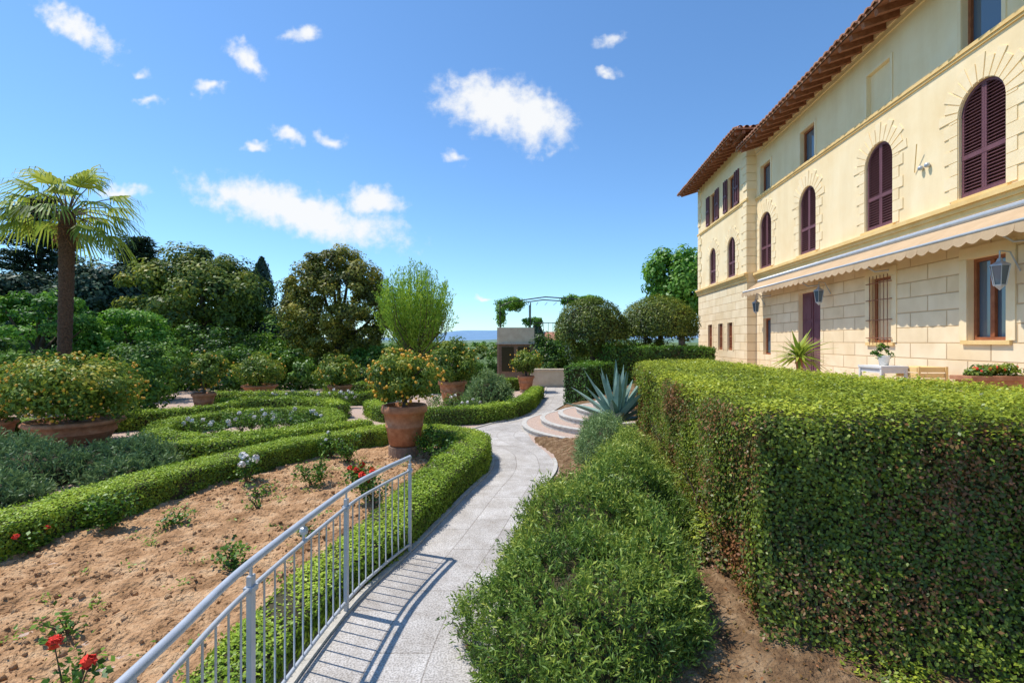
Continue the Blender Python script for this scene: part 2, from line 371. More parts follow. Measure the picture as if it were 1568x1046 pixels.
# ------------------------------------------------------------------ ground, path, terrain
YL=[-3,3,4,5.1,7,8.3,9.6,10.7,11.6,12.6,14,17,20,26]; XL=[-1.45,-1.4,-1.32,-1.02,-.62,-.3,-.35,-1.1,-1.2,-.7,.2,.95,1.4,1.9]
YR=[-3,3,5,7,8.3,9.3,10.5,12,13.4,15,17,20,26]; XR=[-.2,-.2,-.05,.35,.76,.75,.45,.35,.7,1.2,1.85,2.35,3.3]
def pL(y): return np.interp(y,YL,XL)
def pR(y): return np.interp(y,YR,XR)
def smooth_interp(f,y): return sum(f(y+d) for d in (-.4,-.2,0,.2,.4))/5
gv=[];gf=[]
xs=np.array([-6000,-1500,-400,-120,-40,-20,0,20,40,120,400,1500,6000.]); ys=np.array([-400,-100,-30,0,30,60,150,400,1500,6000.])
for y in ys:
    for x in xs: gv.append((x,y,-.004))
for j in range(len(ys)-1):
    for i in range(len(xs)-1): a=j*len(xs)+i; gf.append((a,a+1,a+1+len(xs),a+len(xs)))
mesh_np('ground',gv,gf,M_grass)
m=MB(); m.quad((-19,-4,0),(4,-4,0),(4,27,0),(-19,27,0)); m.obj('gravel_ground',M_grav)
Y=np.arange(-3,26.01,.2); l=smooth_interp(pL,Y); r=smooth_interp(pR,Y); V=[];UV=[];F=[]
K=6
for i,y in enumerate(Y):
    for k in range(K+1):
        x=l[i]+(r[i]-l[i])*k/K; V.append((x,y,.012)); UV.append((x-l[i]+.0,y))
for i in range(len(Y)-1):
    for k in range(K): a=i*(K+1)+k; F.append((a,a+1,a+K+2,a+K+1))
mesh_np('garden_path',V,F,M_pave,uv=UV)
kb=MB()
for side,arr,sg in (('l',l,-1),('r',r,1)):
    for i in range(len(Y)-1):
        if side=='r' and 9<Y[i]<14: continue
        a=(arr[i],Y[i]);b=(arr[i+1],Y[i+1]); w=.06*sg; h=.035
        kb.quad((a[0],a[1],h),(b[0],b[1],h),(b[0]+w,b[1],h),(a[0]+w,a[1],h))
        kb.quad((a[0],a[1],0),(b[0],b[1],0),(b[0],b[1],h),(a[0],a[1],h))
kb.obj('path_kerb',M_stone)
def grid(name,xa,xb,ya,yb,st,zf,mat,maskf=None):
    X=np.arange(xa,xb+st/2,st);Yy=np.arange(ya,yb+st/2,st);gx,gy=np.meshgrid(X,Yy); P=np.stack([gx.ravel(),gy.ravel(),np.zeros(gx.size)],1)
    z=zf(P); P[:,2]=z; nx=len(X); i,j=np.meshgrid(np.arange(nx-1),np.arange(len(Yy)-1)); a=(j*nx+i).ravel()
    F=np.stack([a,a+1,a+nx+1,a+nx],1)
    if maskf is not None:
        mk=maskf(P); F=F[mk[F].all(1)]
    return mesh_np(name,P,F,mat,smooth=True)
soilz=lambda P:.05+.022*sn(P,2,11)+.022*sn(P,7,12)+.018*sn(P,17,13)+.012*sn(P,40,14)+.004*rng.normal(size=len(P))
grid('soil_bed',-5.7,-.6,-.5,10.2,.03,soilz,M_soil,lambda P:(P[:,0]<pL(P[:,1])-.15))
n=12000; cx=-5.2+3.9*rng.random(n); cy=1+8.6*rng.random(n); ok=(cx<pL(cy)-.5)&(sn(np.stack([cx,cy,0*cx],1),1.5,19)+.4*rng.normal(size=n)>-.2); cx=cx[ok];cy=cy[ok];n=len(cx)
cz=soilz(np.stack([cx,cy,0*cx],1)); rr=.007+.034*rng.random(n)**4
oc=np.array([(1,0,0),(-1,0,0),(0,1,0),(0,-1,0),(0,0,1),(0,0,-1)],float)
V=(np.stack([cx,cy,cz],1)[:,None]+(oc[None]*(.6+.7*rng.random((n,6,1))))*rr[:,None,None]).reshape(-1,3)
of=np.array([(0,2,4),(2,1,4),(1,3,4),(3,0,4),(2,0,5),(1,2,5),(3,1,5),(0,3,5)]); F=(of[None]+6*np.arange(n)[:,None,None]).reshape(-1,3)
mesh_np('soil_clods',V,F,M_soil,smooth=True)
HL_Y=[-3,3.27,4.93,7.56,11.8,30]; HL_X=[1.6,1.66,1.84,2.2,2.97,4.5]
SC=np.array([2.75,12.3])
def bankz(P):
    x,y=P[:,0],P[:,1]; a=pR(y)+.08; hl=np.interp(y,HL_Y,HL_X)
    lo=np.interp(y,[2.2,3.2,5.5],[.12,.28,.5])
    t1=np.clip((x-a)/(hl-a),0,1); h=lo*t1**.9
    t2=np.clip((x-hl-.2)/2.2,0,1); h=h+(1.2-lo)*t2*t2*(3-2*t2)*np.clip((y-3.2)/1.2,0,1)
    rr=np.hypot(x-SC[0],y-SC[1]); hc=np.clip((2.5-rr)*.35-.1,-.05,.65)
    h=np.where((rr<2.55)&(x<4.2),np.minimum(h,hc),h)
    nz=.02*sn(P,6,31)+.016*sn(P,18,32)
    return np.where(x<a,-.03,h+.02+nz*(h<1.15))
grid('bank_ground',-.3,14,-3,30,.06,bankz,M_bank)
m=MB(); m.quad((4.6,5,1.235),(14,5,1.235),(14,34,1.235),(5.4,34,1.235)); m.obj('terrace_ground',M_grav)
st=MB();tr=MB()
for k,R in enumerate((2.5,2.03,1.57,1.12,.7)):
    z1=.13*(k+1); z0=z1-.13
    w=.12
    st.lathe([(R-.02,z0-.02),(R-.02,z1-.05),(R,z1-.045),(R+.005,z1-.01),(R-.01,z1),(R-w,z1),(R-w,z1-.02)],(SC[0],SC[1],0),64)
    tr.lathe([(R-w,z1-.006),(0.01,z1-.006)],(SC[0],SC[1],0),64)
group('curved_steps',[st.obj('stone_nosing',M_stone),tr.obj('gravel_treads',M_grav)])
n=18000; X=-.1+4.5*rng.random(n); Yy=1.2+10*rng.random(n); P=np.stack([X,Yy,0*X],1); P[:,2]=bankz(P)+.012; P=P[X>pR(Yy)]
leaf_obj('leaf_litter',[leaf_arr(P,np.tile([0,0,1.],(len(P),1)),.028,.013,rng.random(len(P))*.25)],M_big)

# ------------------------------------------------------------------ hedges
poly=np.array([(1.66,3.27),(1.84,4.93),(2.2,7.56),(2.97,11.6),(3.7,12.1),(5.0,12.6),(4.95,10),(4.7,7.6),(5.0,6.2),(5.2,5.0),(7.4,4.2),(7.4,2.3),(3.0,2.85),(2.2,3.05)])
NP_=len(poly); FRONT=(1,2,3,0,NP_-1,NP_-2)
def inpoly(x,y,Q):
    c=np.zeros(len(x),bool); j=len(Q)-1
    for i in range(len(Q)):
        xi,yi=Q[i];xj,yj=Q[j]
        c^=((yi>y)!=(yj>y))&(x<(xj-xi)*(y-yi)/(yj-yi+1e-12)+xi); j=i
    return c
def edist(x,y,Q):
    D=np.full(len(x),9.); p=np.stack([x,y],1)
    for i in range(len(Q)):
        a=Q[i-1];b=Q[i];t=np.clip(((p-a)@(b-a))/((b-a)@(b-a)),0,1)
        D=np.minimum(D,np.linalg.norm(p-(a+t[:,None]*(b-a)),axis=1))
    return D
def bighedge():
    top=1.72; parts=[]
    def add(P,N,leaf):
        top_=N[:,2]>.5
        bulge=.06*sn(P,2.6,51)+.035*sn(P,8,52)
        stray=np.where(rng.random(len(P))<.03,.06*rng.random(len(P)),0)
        P=P+N*(np.where(top_,.018*sn(P,4,53),bulge)+.026*rng.normal(size=len(P))+stray)[:,None]
        patch=sn(P,2.2,54)
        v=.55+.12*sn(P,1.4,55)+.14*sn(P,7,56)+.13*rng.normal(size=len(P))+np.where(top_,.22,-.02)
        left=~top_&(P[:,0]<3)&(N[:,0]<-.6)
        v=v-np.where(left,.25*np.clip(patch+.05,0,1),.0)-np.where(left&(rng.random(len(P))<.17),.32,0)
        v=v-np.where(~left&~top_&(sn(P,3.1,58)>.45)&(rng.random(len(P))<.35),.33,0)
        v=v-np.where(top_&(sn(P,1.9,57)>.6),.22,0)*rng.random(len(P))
        v=np.maximum(v,.02)
        parts.append(leaf_arr(P,N+np.array([0,0,.3]),leaf,leaf*.62,v))
    def topz(x,y): 
        d=edist(x,y,poly); return top-.11*np.clip(1-d/.16,0,1)**2
    n=300000; x=1.5+6*rng.random(n); y=2.2+10.6*rng.random(n); near=rng.random(n)<np.clip((4.5/y)**1.6,.0,1)
    x=x[near];y=y[near]; k=inpoly(x,y,poly)&(x<y*1.35+.6); x=x[k];y=y[k]
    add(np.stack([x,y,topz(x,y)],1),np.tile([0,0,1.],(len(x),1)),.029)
    n=40000; x=1.5+6*rng.random(n); y=5+8*rng.random(n); k=inpoly(x,y,poly); x=x[k];y=y[k]
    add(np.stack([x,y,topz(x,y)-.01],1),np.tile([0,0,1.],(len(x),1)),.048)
    for i in range(NP_):
        a=poly[i-1];b=poly[i]; d=b-a;Ln=np.linalg.norm(d); nn=np.array([d[1],-d[0]])/Ln
        mid=(a+b)/2+nn*.05
        if inpoly(mid[:1],mid[1:],poly)[0]: nn=-nn
        front=i in FRONT
        lf=.026 if (front and (a[1]+b[1])/2<6.5) else (.042 if front else .06)
        dens=(9500 if lf<.03 else 3000) if front else 400
        n=int(Ln*1.75*dens); t=rng.random(n)
        z=top-.03-1.7*rng.random(n)
        XY=a+d*t[:,None]-nn*(.1*np.clip(1-(top-z)/.16,0,1)**2)[:,None]
        if i in (0,NP_-1,NP_-2): XY=XY+nn*(.2*np.clip((top-z-.7)/1.,0,1))[:,None]
        P=np.concatenate([XY,z[:,None]],1); 
        gz=bankz(np.concatenate([XY,0*XY[:,:1]],1)); keep=(z>gz+.01)&(XY[:,0]<5)
        keep&=rng.random(n)<np.clip((z-gz)/.25+.4,0,1)
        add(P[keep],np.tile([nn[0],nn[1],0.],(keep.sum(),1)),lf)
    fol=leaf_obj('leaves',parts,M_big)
    c=MB(); Q=[]
    for i in range(NP_):
        p0,p1,p2=poly[i-1],poly[i],poly[(i+1)%NP_]
        d1=nrm(p1-p0);d2=nrm(p2-p1); n1=np.array([-d1[1],d1[0]]);n2=np.array([-d2[1],d2[0]])
        o=nrm(n1+n2)*.13
        q=p1+o
        if not inpoly(q[:1],q[1:],poly)[0]: q=p1-o
        Q.append(q)
    n=len(Q)
    c.v=[(q[0],q[1],0) for q in Q]+[(q[0],q[1],top-.08) for q in Q]
    c.f=[tuple(range(n,2*n))]+[(i,(i+1)%n,n+(i+1)%n,n+i) for i in range(n)]
    core=c.obj('twigs',M_core)
    s=MB()
    for k in range(60):
        i=rng.choice(FRONT); a=poly[i-1];b=poly[i]; t=rng.random(); q=a+(b-a)*t
        if q[0]>6.5: continue
        z=bankz(np.array([[q[0],q[1],0]]))[0]
        s.tube([(q[0],q[1],z-.05),(q[0]+rng.normal()*.05,q[1]+rng.normal()*.04,z+.2),(q[0]+rng.normal()*.08,q[1]+.08,z+.45)],[.012,.009,.004],5)
    group('clipped_hedge',[fol,core,s.obj('stems',M_bark)])
bighedge()
mound('ground_cover',[(2.75,2.5,.02,.5,.3,.3),(3.3,2.25,.02,.6,.3,.32),(2.3,2.8,.06,.28,.22,.22),(2.0,2.2,.02,.16,.14,.1),(1.62,5.0,.35,.28,.7,.35),(1.75,4.2,.3,.25,.45,.3),(2.5,1.95,.0,.22,.16,.12)],.028,M_big,kind='leaf',dens=6500,seed=49,vb=-.06,lump=1.8)

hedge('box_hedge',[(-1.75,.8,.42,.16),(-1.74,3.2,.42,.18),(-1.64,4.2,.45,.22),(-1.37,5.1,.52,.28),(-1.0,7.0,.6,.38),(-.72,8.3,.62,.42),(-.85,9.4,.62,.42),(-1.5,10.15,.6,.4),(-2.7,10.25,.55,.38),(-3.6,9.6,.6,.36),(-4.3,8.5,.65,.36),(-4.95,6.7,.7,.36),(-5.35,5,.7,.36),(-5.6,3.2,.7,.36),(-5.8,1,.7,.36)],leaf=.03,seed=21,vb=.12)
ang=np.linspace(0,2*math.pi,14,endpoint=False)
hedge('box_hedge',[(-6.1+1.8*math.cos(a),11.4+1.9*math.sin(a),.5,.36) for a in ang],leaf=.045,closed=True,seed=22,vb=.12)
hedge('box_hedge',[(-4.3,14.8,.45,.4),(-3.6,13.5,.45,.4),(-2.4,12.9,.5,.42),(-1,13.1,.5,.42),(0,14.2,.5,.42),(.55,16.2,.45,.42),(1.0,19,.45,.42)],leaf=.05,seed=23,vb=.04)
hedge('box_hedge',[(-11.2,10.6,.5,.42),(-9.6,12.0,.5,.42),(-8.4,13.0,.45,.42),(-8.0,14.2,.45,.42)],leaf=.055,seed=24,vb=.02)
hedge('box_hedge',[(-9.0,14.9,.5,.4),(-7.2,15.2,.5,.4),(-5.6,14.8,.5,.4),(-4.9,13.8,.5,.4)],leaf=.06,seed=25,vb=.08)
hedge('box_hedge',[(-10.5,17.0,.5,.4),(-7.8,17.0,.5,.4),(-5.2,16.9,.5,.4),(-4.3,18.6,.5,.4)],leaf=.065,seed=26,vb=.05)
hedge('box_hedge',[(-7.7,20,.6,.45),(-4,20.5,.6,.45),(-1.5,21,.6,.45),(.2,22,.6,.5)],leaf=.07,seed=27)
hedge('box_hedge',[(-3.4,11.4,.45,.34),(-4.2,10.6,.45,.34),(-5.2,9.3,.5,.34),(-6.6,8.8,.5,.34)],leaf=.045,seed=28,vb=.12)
hedge('box_hedge',[(2.15,16.2,1.1,1.35),(3.1,16.9,1.2,1.5)],leaf=.07,seed=29,vb=-.12,mat=M_green)
hedge('box_hedge',[(3.4,18.2,1.3,1.95),(5.4,18.6,1.3,1.95),(7.6,18.9,1.2,1.95)],leaf=.08,seed=30,vb=-.1,mat=M_green)

mound('rosemary_shrub',[(.42,3.3,.0,.7,.85,.8),(.6,4.25,.1,.66,.75,.84),(1.12,4.9,.2,.66,.85,.84),(1.0,3.65,.1,.45,.65,.66)],.04,M_ros,dens=1500,seed=41,sl=.14,asp=.24,lump=1.15,vb=.05)
mound('rosemary_shrub',[(1.5,6.3,.3,.5,.9,.68),(1.35,5.7,.1,.45,.6,.6)],.045,M_ros,dens=950,seed=43,vb=.16,sl=.15,lump=1.2)
mound('lavender_shrub',[(1.6,8.2,.25,.45,.8,.6),(1.7,9.2,.3,.4,.45,.5)],.05,M_lav,dens=700,seed=44,vb=.34,sl=.15)
mound('lavender_shrub',[(-7.6,7.6,.0,1.0,.8,.6),(-6.4,8.0,.0,.9,.6,.58),(-8.7,7.9,0,1.0,.9,.6),(-9.6,7.2,0,.9,.9,.6)],.07,M_lav,dens=420,seed=45,vb=.0,sl=.17,K=10,asp=.28)
mound('lavender_shrub',[(-5.9,7.5,.0,.6,.5,.42),(-7.1,6.2,0,.9,.8,.42),(-8.2,6.0,0,.8,.8,.46)],.07,M_lav,dens=420,seed=46,sl=.15,vb=-.06,K=10,asp=.28)
mound('lavender_shrub',[(-.75,15.6,.1,.85,.8,.95)],.08,M_lav,dens=380,seed=47,sl=.2,vb=.28,K=9,asp=.3)

def agave(name,x,y,z,L,n,seed):
    r=np.random.default_rng(seed); m=MB()
    for i in range(n):
        a=i*2.399+r.normal()*.1; el=math.radians(22+60*(i/n)+r.normal()*4); ln=L*(.8+.3*r.random())
        base=Vector((x,y,z+.05)); prev=None; S=9
        for k in range(S+1):
            t=k/S; e2=el-.25*t*(1-i/n)+.1*t
            rad=Vector((math.cos(a)*math.cos(e2),math.sin(a)*math.cos(e2),math.sin(e2)))
            p=base+rad*ln*t; w=.085*L*(1-t)**.55*(.65+1.3*t*(1-t)*1.6)
            if k==S: w=.003
            side=Vector((-math.sin(a),math.cos(a),0)); up=side.cross(rad)*-1
            cur=(p+side*w+up*w*.35,p-up*w*.1,p-side*w+up*w*.35,p-up*w*.45)
            if prev:
                for q in range(4): m.quad(prev[q],prev[(q+1)%4],cur[(q+1)%4],cur[q])
            prev=cur
    return m.obj(name,M_agave,True)
agave('agave_plant',2.15,9.9,.5,1.18,30,3)

# ------------------------------------------------------------------ pots and citrus
def blobs(name,C,r,mat):
    m=MB()
    for c in C:
        rr=r*(.8+.4*rng.random()); m.lathe([(rr*math.sin(t),-rr*math.cos(t)) for t in (.01,.7,1.57,2.4,3.13)],c,6)
    return m.obj(name,mat,True)
def citrus(x,y,pr,ph,cr,cz,crz,seed,base=.12,leaf=.07,nl=9000,fr=40,vb=0):
    p=MB(); 
    p.lathe([(.0,0),(pr*.72,0),(pr*.72,base),(pr*.0,base)],(x,y,0),20); ped=p.obj('pedestal',M_brick)
    p=MB(); R=pr; h=ph; b=base
    p.lathe([(0,b),(R*.62,b),(R*.66,b+.05*h),(R*.7,b+.06*h),(R*.82,b+.45*h),(R*.86,b+.47*h),(R*.86,b+.5*h),(R*.84,b+.52*h),(R*.93,b+.8*h),(R*1.02,b+.82*h),(R*1.05,b+.88*h),(R*1.03,b+.97*h),(R*1.0,b+h),(R*.88,b+h),(R*.86,b+.9*h),(0,b+.9*h)],(x,y,0),32)
    pot=p.obj('pot',M_terra,True)
    t=MB(); t.tube([(x,y,b+.85*h),(x+.02,y,b+h+.15),(x,y+.02,cz)],[.05,.04,.03],8)
    for k in range(8):
        a=k*.8; t.tube([(x,y,b+h+.1),(x+cr*.35*math.cos(a),y+cr*.35*math.sin(a),cz),(x+cr*.7*math.cos(a),y+cr*.7*math.sin(a),cz+crz*.4*math.sin(k))],[.025,.018,.008],5)
    tr=t.obj('trunk',M_bark)
    fa,cc=crown((x,y,cz),(cr*.82,cr*.82,crz*.82),60,nl,leaf,cr*.25,seed,vb,inner=.3,lump=.26,asp=.45)
    fol=leaf_obj('foliage',[fa],M_cit)
    d=nrm(rng.normal(size=(fr,3))); C=np.array([x,y,cz])+d*np.array([cr,cr,crz])*(.78+.2*rng.random((fr,1)))
    fru=blobs('fruit',C,.028,M_yel)
    group('potted_citrus_tree',[ped,pot,tr,fol,fru])
citrus(-2.08,9.35,.42,.78,.78,1.54,.6,61,base=.2,leaf=.065,nl=12000,fr=110,vb=.08)
citrus(-2.07,16.8,.48,.72,1.05,1.45,.76,62,nl=8000,leaf=.1,vb=.03)
citrus(-9.3,10.3,.82,.5,1.4,1.2,.82,63,base=.05,nl=15000,leaf=.085,fr=220,vb=.06)
citrus(-11.0,10.2,.42,.5,.85,1.15,.7,64,base=.05,nl=6000,leaf=.09,fr=70,vb=.06)
citrus(-9.5,14.9,.32,.5,.75,1.3,.65,65,nl=5500,leaf=.09)
citrus(-9.7,18.6,.62,.42,1.1,1.15,.68,66,nl=6500,leaf=.1,vb=.08)
citrus(-6.3,17.7,.42,.5,.85,1.1,.6,67,nl=5500,leaf=.1)
citrus(.6,21,.36,.6,.85,1.35,.62,68,nl=5000,leaf=.1)

def rose(x,y,h,w,seed,flower=None,nf=4,nl=420,fr=.035,z=.03):
    r=np.random.default_rng(seed); t=MB(); pts=[]
    for k in range(6):
        a=r.random()*6.28; e=(x+w*math.cos(a)*(.3+.7*r.random()),y+w*math.sin(a)*(.3+.7*r.random()),z+h*(.6+.45*r.random()))
        mid=((x+e[0])/2,(y+e[1])/2,z+h*.45); t.tube([(x,y,z-.02),mid,e],[.008,.006,.003],5)
        for q in range(5): s=.35+.65*r.random(); pts.append([x+(e[0]-x)*s,y+(e[1]-y)*s,z+(e[2]-z)*s])
        if k<nf: pts.append(list(e))
    C=np.array(pts); n=nl; i=r.integers(0,len(C),n); P=C[i]+r.normal(size=(n,3))*.055
    P[:,2]=np.maximum(P[:,2],z+.02)
    fol=leaf_obj('leaves',[leaf_arr(P,r.normal(size=(n,3))*.5+np.array([0,0,1]),.045,.028,.45+.25*r.normal(size=n))],M_green)
    parts=[t.obj('stems',M_bark),fol]
    if flower is not None:
        fl=MB()
        for k in range(nf):
            c=np.array(pts[5+6*k if 5+6*k<len(pts) else -1])+np.array([0,0,.03])
            for q in range(16):
                d=nrm(r.normal(size=3)+np.array([0,0,.8])); s=nrm(np.cross(d,r.normal(size=3))); u=np.cross(d,s)
                cc=c+d*fr*.35
                fl.quad(cc-s*fr*.35-u*fr*.35,cc+s*fr*.35-u*fr*.35,cc+s*fr*.4+u*fr*.35+d*fr*.25,cc-s*fr*.4+u*fr*.35+d*fr*.25)
        parts.append(fl.obj('flowers',flower))
    group('rose_bush',parts)
rose(-2.5,2.75,.42,.1,1,M_red,2,160,.055)
rose(-1.95,6.5,.55,.3,2,M_red,6,900,.06)
rose(-1.75,6.2,.5,.2,22,M_red,4,400,.06)
rose(-4.0,7.3,.42,.2,3,M_wrose,6,500,.075)
rose(-2.95,7.2,.38,.22,4,None,3,600)
rose(-4.65,5.6,.42,.3,5,None,3,900)
rose(-2.67,4.6,.26,.12,6,None,3,260)
rose(-3.25,6.2,.24,.12,7,None,2,60)
rose(-3.35,9.0,.45,.25,8,M_wrose,2,700,.045)
rose(-2.9,8.6,.5,.25,18,None,2,700,.045)
rose(-1.45,8.9,.55,.35,9,None,3,1300)
rose(-1.2,8.3,.4,.25,10,None,3,700)
rose(-5.0,5.0,.28,.2,11,M_red,3,300,.045)
rose(-4.0,5.7,.14,.2,12,None,2,220)
rose(-3.3,3.6,.15,.2,13,None,2,100)
rose(-3.9,3.3,.2,.15,14,None,2,40)
rose(-3.5,6.8,.14,.25,15,None,2,200)
rose(-2.3,5.4,.12,.15,16,None,2,100)
for k in range(14):
    a=rng.random()*6.28;q=1.25*rng.random()**.5
    rose(-6.1+q*math.cos(a),11.4+q*math.sin(a),.45,.3,80+k,M_wrose if k%2 else None,4,500,.07)
for k in range(10):
    rose(-8.6+3.4*rng.random(),15.9+.7*rng.random(),.5,.35,100+k,M_wrose if k%3==0 else None,4,400,.07)
for k in range(8):
    rose(-3.6+3.6*rng.random(),14.2+1.8*rng.random(),.5,.4,120+k,M_wrose if k%3==0 else None,4,500,.07)
P=[];n=110
for k in range(n):
    c=np.array([-5+3.6*rng.random(),1.8+7.5*rng.random(),.07]); P.append(c+rng.normal(size=(16,3))*np.array([.04,.04,.015]))
P=np.concatenate(P); P=P[P[:,0]<pL(P[:,1])-.5]
leaf_obj('weeds',[leaf_arr(P,np.tile([0,0,1.],(len(P),1)),.035,.018,.7+.2*rng.random(len(P)))],M_green)
n=9000; yv=.8+6*rng.random(n); xv=pL(yv)-.08-.16*rng.random(n)**.7; P=np.stack([xv,yv,0*xv+.03],1)
leaf_obj('grass',[leaf_arr(P,nrm(rng.normal(size=(n,3))*np.array([1,1,.1])),.07,.008,.6+.2*rng.normal(size=n),T=np.array([0,0,1.])+.5*rng.normal(size=(n,3)),jit=.1)],M_box)

# ------------------------------------------------------------------ railing
rp=spline([(-1.40,.2),(-1.36,1.2),(-1.38,1.9),(-1.42,2.63),(-1.34,3.91),(-1.22,4.5),(-1.06,5.02)],step=.03)
top=MB(); top.tube([(p[0],p[1],1.0) for p in rp],.022,12)
r2=MB(); r2.tube([(p[0],p[1],.86) for p in rp],.014,8); r2.tube([(p[0],p[1],.1) for p in rp],.014,8)
bal=MB(); cum=np.concatenate([[0],np.cumsum(np.linalg.norm(np.diff(rp,axis=0),axis=1))])
s=cum[-1]-.11
while s>.1:
    x=np.interp(s,cum,rp[:,0]);y=np.interp(s,cum,rp[:,1]); bal.tube([(x,y,.1),(x,y,.86)],.0065,6); s-=.115
po=MB()
for x,y in ((-1.42,2.63),(-1.34,3.91),(-1.06,5.02),(-1.36,1.25)):
    M=Matrix.Translation((x,y,0)); po.box(-.014,.014,-.022,.022,0,.93,M); po.tube([(x,y,.93),(x,y,.99)],.009,8)
    po.box(-.025,.025,-.032,.032,.845,.875,M)
for x,y in ((-1.40,3.25),(-1.37,1.75)):
    po.tube([(x,y,.86),(x,y,.99)],.01,8); po.lathe([(.001,-.03),(.024,-.02),(.03,0),(.024,.02),(.001,.03)],(x,y,.93),10)
group('metal_railing',[top.obj('handrail',M_rail,True),r2.obj('lower_rails',M_rail,True),bal.obj('balusters',M_rail,True),po.obj('posts',M_rail)])

# ------------------------------------------------------------------ villa
TH=math.atan(.0892)
X0=7.24; XW=6.92
L_=lambda Y:1.004*Y+.646
cols=[L_(16.7),L_(13.93),L_(10.87),L_(8.25),L_(5.6)]
def facade(mb,X,y0,y1,z0,z1,ops,dep,rev):
    ys=sorted({y0,y1}|{o[0] for o in ops}|{o[1] for o in ops}); zs=sorted({z0,z1}|{o[2] for o in ops}|{o[3] for o in ops})
    for i in range(len(ys)-1):
        for j in range(len(zs)-1):
            cy=(ys[i]+ys[i+1])/2;cz=(zs[j]+zs[j+1])/2
            if any(o[0]<cy<o[1] and o[2]<cz<o[3] for o in ops): continue
            mb.quad((X,ys[i],zs[j]),(X,ys[i],zs[j+1]),(X,ys[i+1],zs[j+1]),(X,ys[i+1],zs[j]))
    for a,b,c,d,arch in ops:
        D=X+dep
        rev.quad((X,a,c),(D,a,c),(D,b,c),(X,b,c))
        sp=d-(b-a)/2 if arch else d
        rev.quad((X,a,c),(X,a,sp),(D,a,sp),(D,a,c)); rev.quad((X,b,c),(D,b,c),(D,b,sp),(X,b,sp))
        if not arch: rev.quad((X,a,d),(X,b,d),(D,b,d),(D,a,d))
        else:
            r=(b-a)/2; yc=(a+b)/2; N=16
            arc=[(yc-r*math.cos(math.pi*k/N),sp+r*math.sin(math.pi*k/N)) for k in range(N+1)]
            for k in range(N):
                rev.quad((X,*arc[k]),(X,*arc[k+1]),(D,*arc[k+1]),(D,*arc[k]))
                z=d
                mb.quad((X,*arc[k]),(X,arc[k][0],z),(X,arc[k+1][0],z),(X,*arc[k+1]))
def shutter(mb,X,a,b,c,d,arch,fr=.05):
    r=(b-a)/2; yc=(a+b)/2; sp=d-r if arch else d
    def topz(y): return sp+math.sqrt(max(0,r*r-(y-yc)**2)) if arch else d
    for s in (a,yc-fr*.9,yc+.004,b-fr):
        e=s+fr*(.9 if s in(yc-fr*.9,) else 1)
        mb.box(X,X+.045,s,e-.001,c,min(topz(s+.004),topz(e-.004)))
    mb.box(X-.004,X+.04,a,b,c,c+.09); mb.box(X-.004,X+.04,a,b,c+(sp-c)*.5-.04,c+(sp-c)*.5+.04)
    z=c+.11
    while z<d-.05:
        hw=math.sqrt(max(0,r*r-max(0,z+.03-sp)**2)) if arch else r
        if hw>.12:
            M=Matrix.Translation((X+.022,0,z))@Matrix.Rotation(math.radians(-35),4,'Y')
            mb.box(-.028,.028,yc-hw+.03,yc-.03,-.005,.005,M); mb.box(-.028,.028,yc+.03,yc+hw-.03,-.005,.005,M)
        z+=.058
    if arch:
        N=16
        for k in range(N):
            t0=math.pi*k/N;t1=math.pi*(k+1)/N
            o=[(yc-q*math.cos(t),sp+q*math.sin(t)) for q,t in ((r,t0),(r,t1),(r-fr,t1),(r-fr,t0))]
            mb.quad(*[(X-.006,*p) for p in o]); mb.quad((X-.006,*o[3]),(X-.006,*o[2]),(X+.04,*o[2]),(X+.04,*o[3]))
up=MB();gf_=MB();rev=MB();sh=MB();back=MB();vous=MB();och=MB();gl=MB();wd=MB();iron=MB()
YA,YB=2.0,18.2; WB=24.15
up_ops=[(c-.46,c+.46,4.74,6.66,True) for c in cols]
up_ops+=[(c-.39,c+.39,7.4,8.35,False) for i,c in enumerate(cols)]
facade(up,X0,YA,YB,4.4,9.2,up_ops,.22,rev)
DR=L_(13.85)
gops=[(DR-.6,DR+.6,1.2,3.62,False),(L_(8.15)-.37,L_(8.15)+.37,2.22,3.64,False),(L_(10.8)-.36,L_(10.8)+.36,2.18,3.63,False),(L_(16.6)-.3,L_(16.6)+.3,1.75,3.0,False),(L_(5.4)-.37,L_(5.4)+.37,2.22,3.64,False)]
facade(gf_,X0,YA,YB,1.0,4.4,gops,.22,rev)
def surround(X,a,b,c,d):
    r=(b-a)/2;yc=(a+b)/2;sp=d-r
    z=c; k=0
    while z<sp-.02:
        h=min(.235,sp-z); w=.32 if k%2 else .2
        for s0,s1 in ((a-w,a-.012),(b+.012,b+w)):
            vous.box(X-.016,X+.01,s0,s1,z+.006,z+h-.006)
        z+=.235;k+=1
    N=13
    for k in range(N):
        t0=math.pi*k/N+.02;t1=math.pi*(k+1)/N-.02; ro=r+(.44 if k%2==0 else .34); ri=r+.012
        P=[(yc-q*math.cos(t),sp+q*math.sin(t)) for q,t in ((ri,t0),(ro,t0),(ro,t1),(ri,t1))]
        vous.quad(*[(X-.016,*p) for p in P])
        for i in range(4):
            j=(i+1)%4; vous.quad((X-.016,*P[i]),(X-.016,*P[j]),(X+.01,*P[j]),(X+.01,*P[i]))
for i,c in enumerate(cols):
    surround(X0,c-.46,c+.46,4.74,6.66)
    shutter(sh,X0+.05,c-.46,c+.46,4.74,6.66,True)
    back.box(X0+.12,X0+.14,c-.47,c+.47,4.7,6.7)
    och.box(X0-.06,X0+.1,c-.55,c+.55,4.662,4.735)
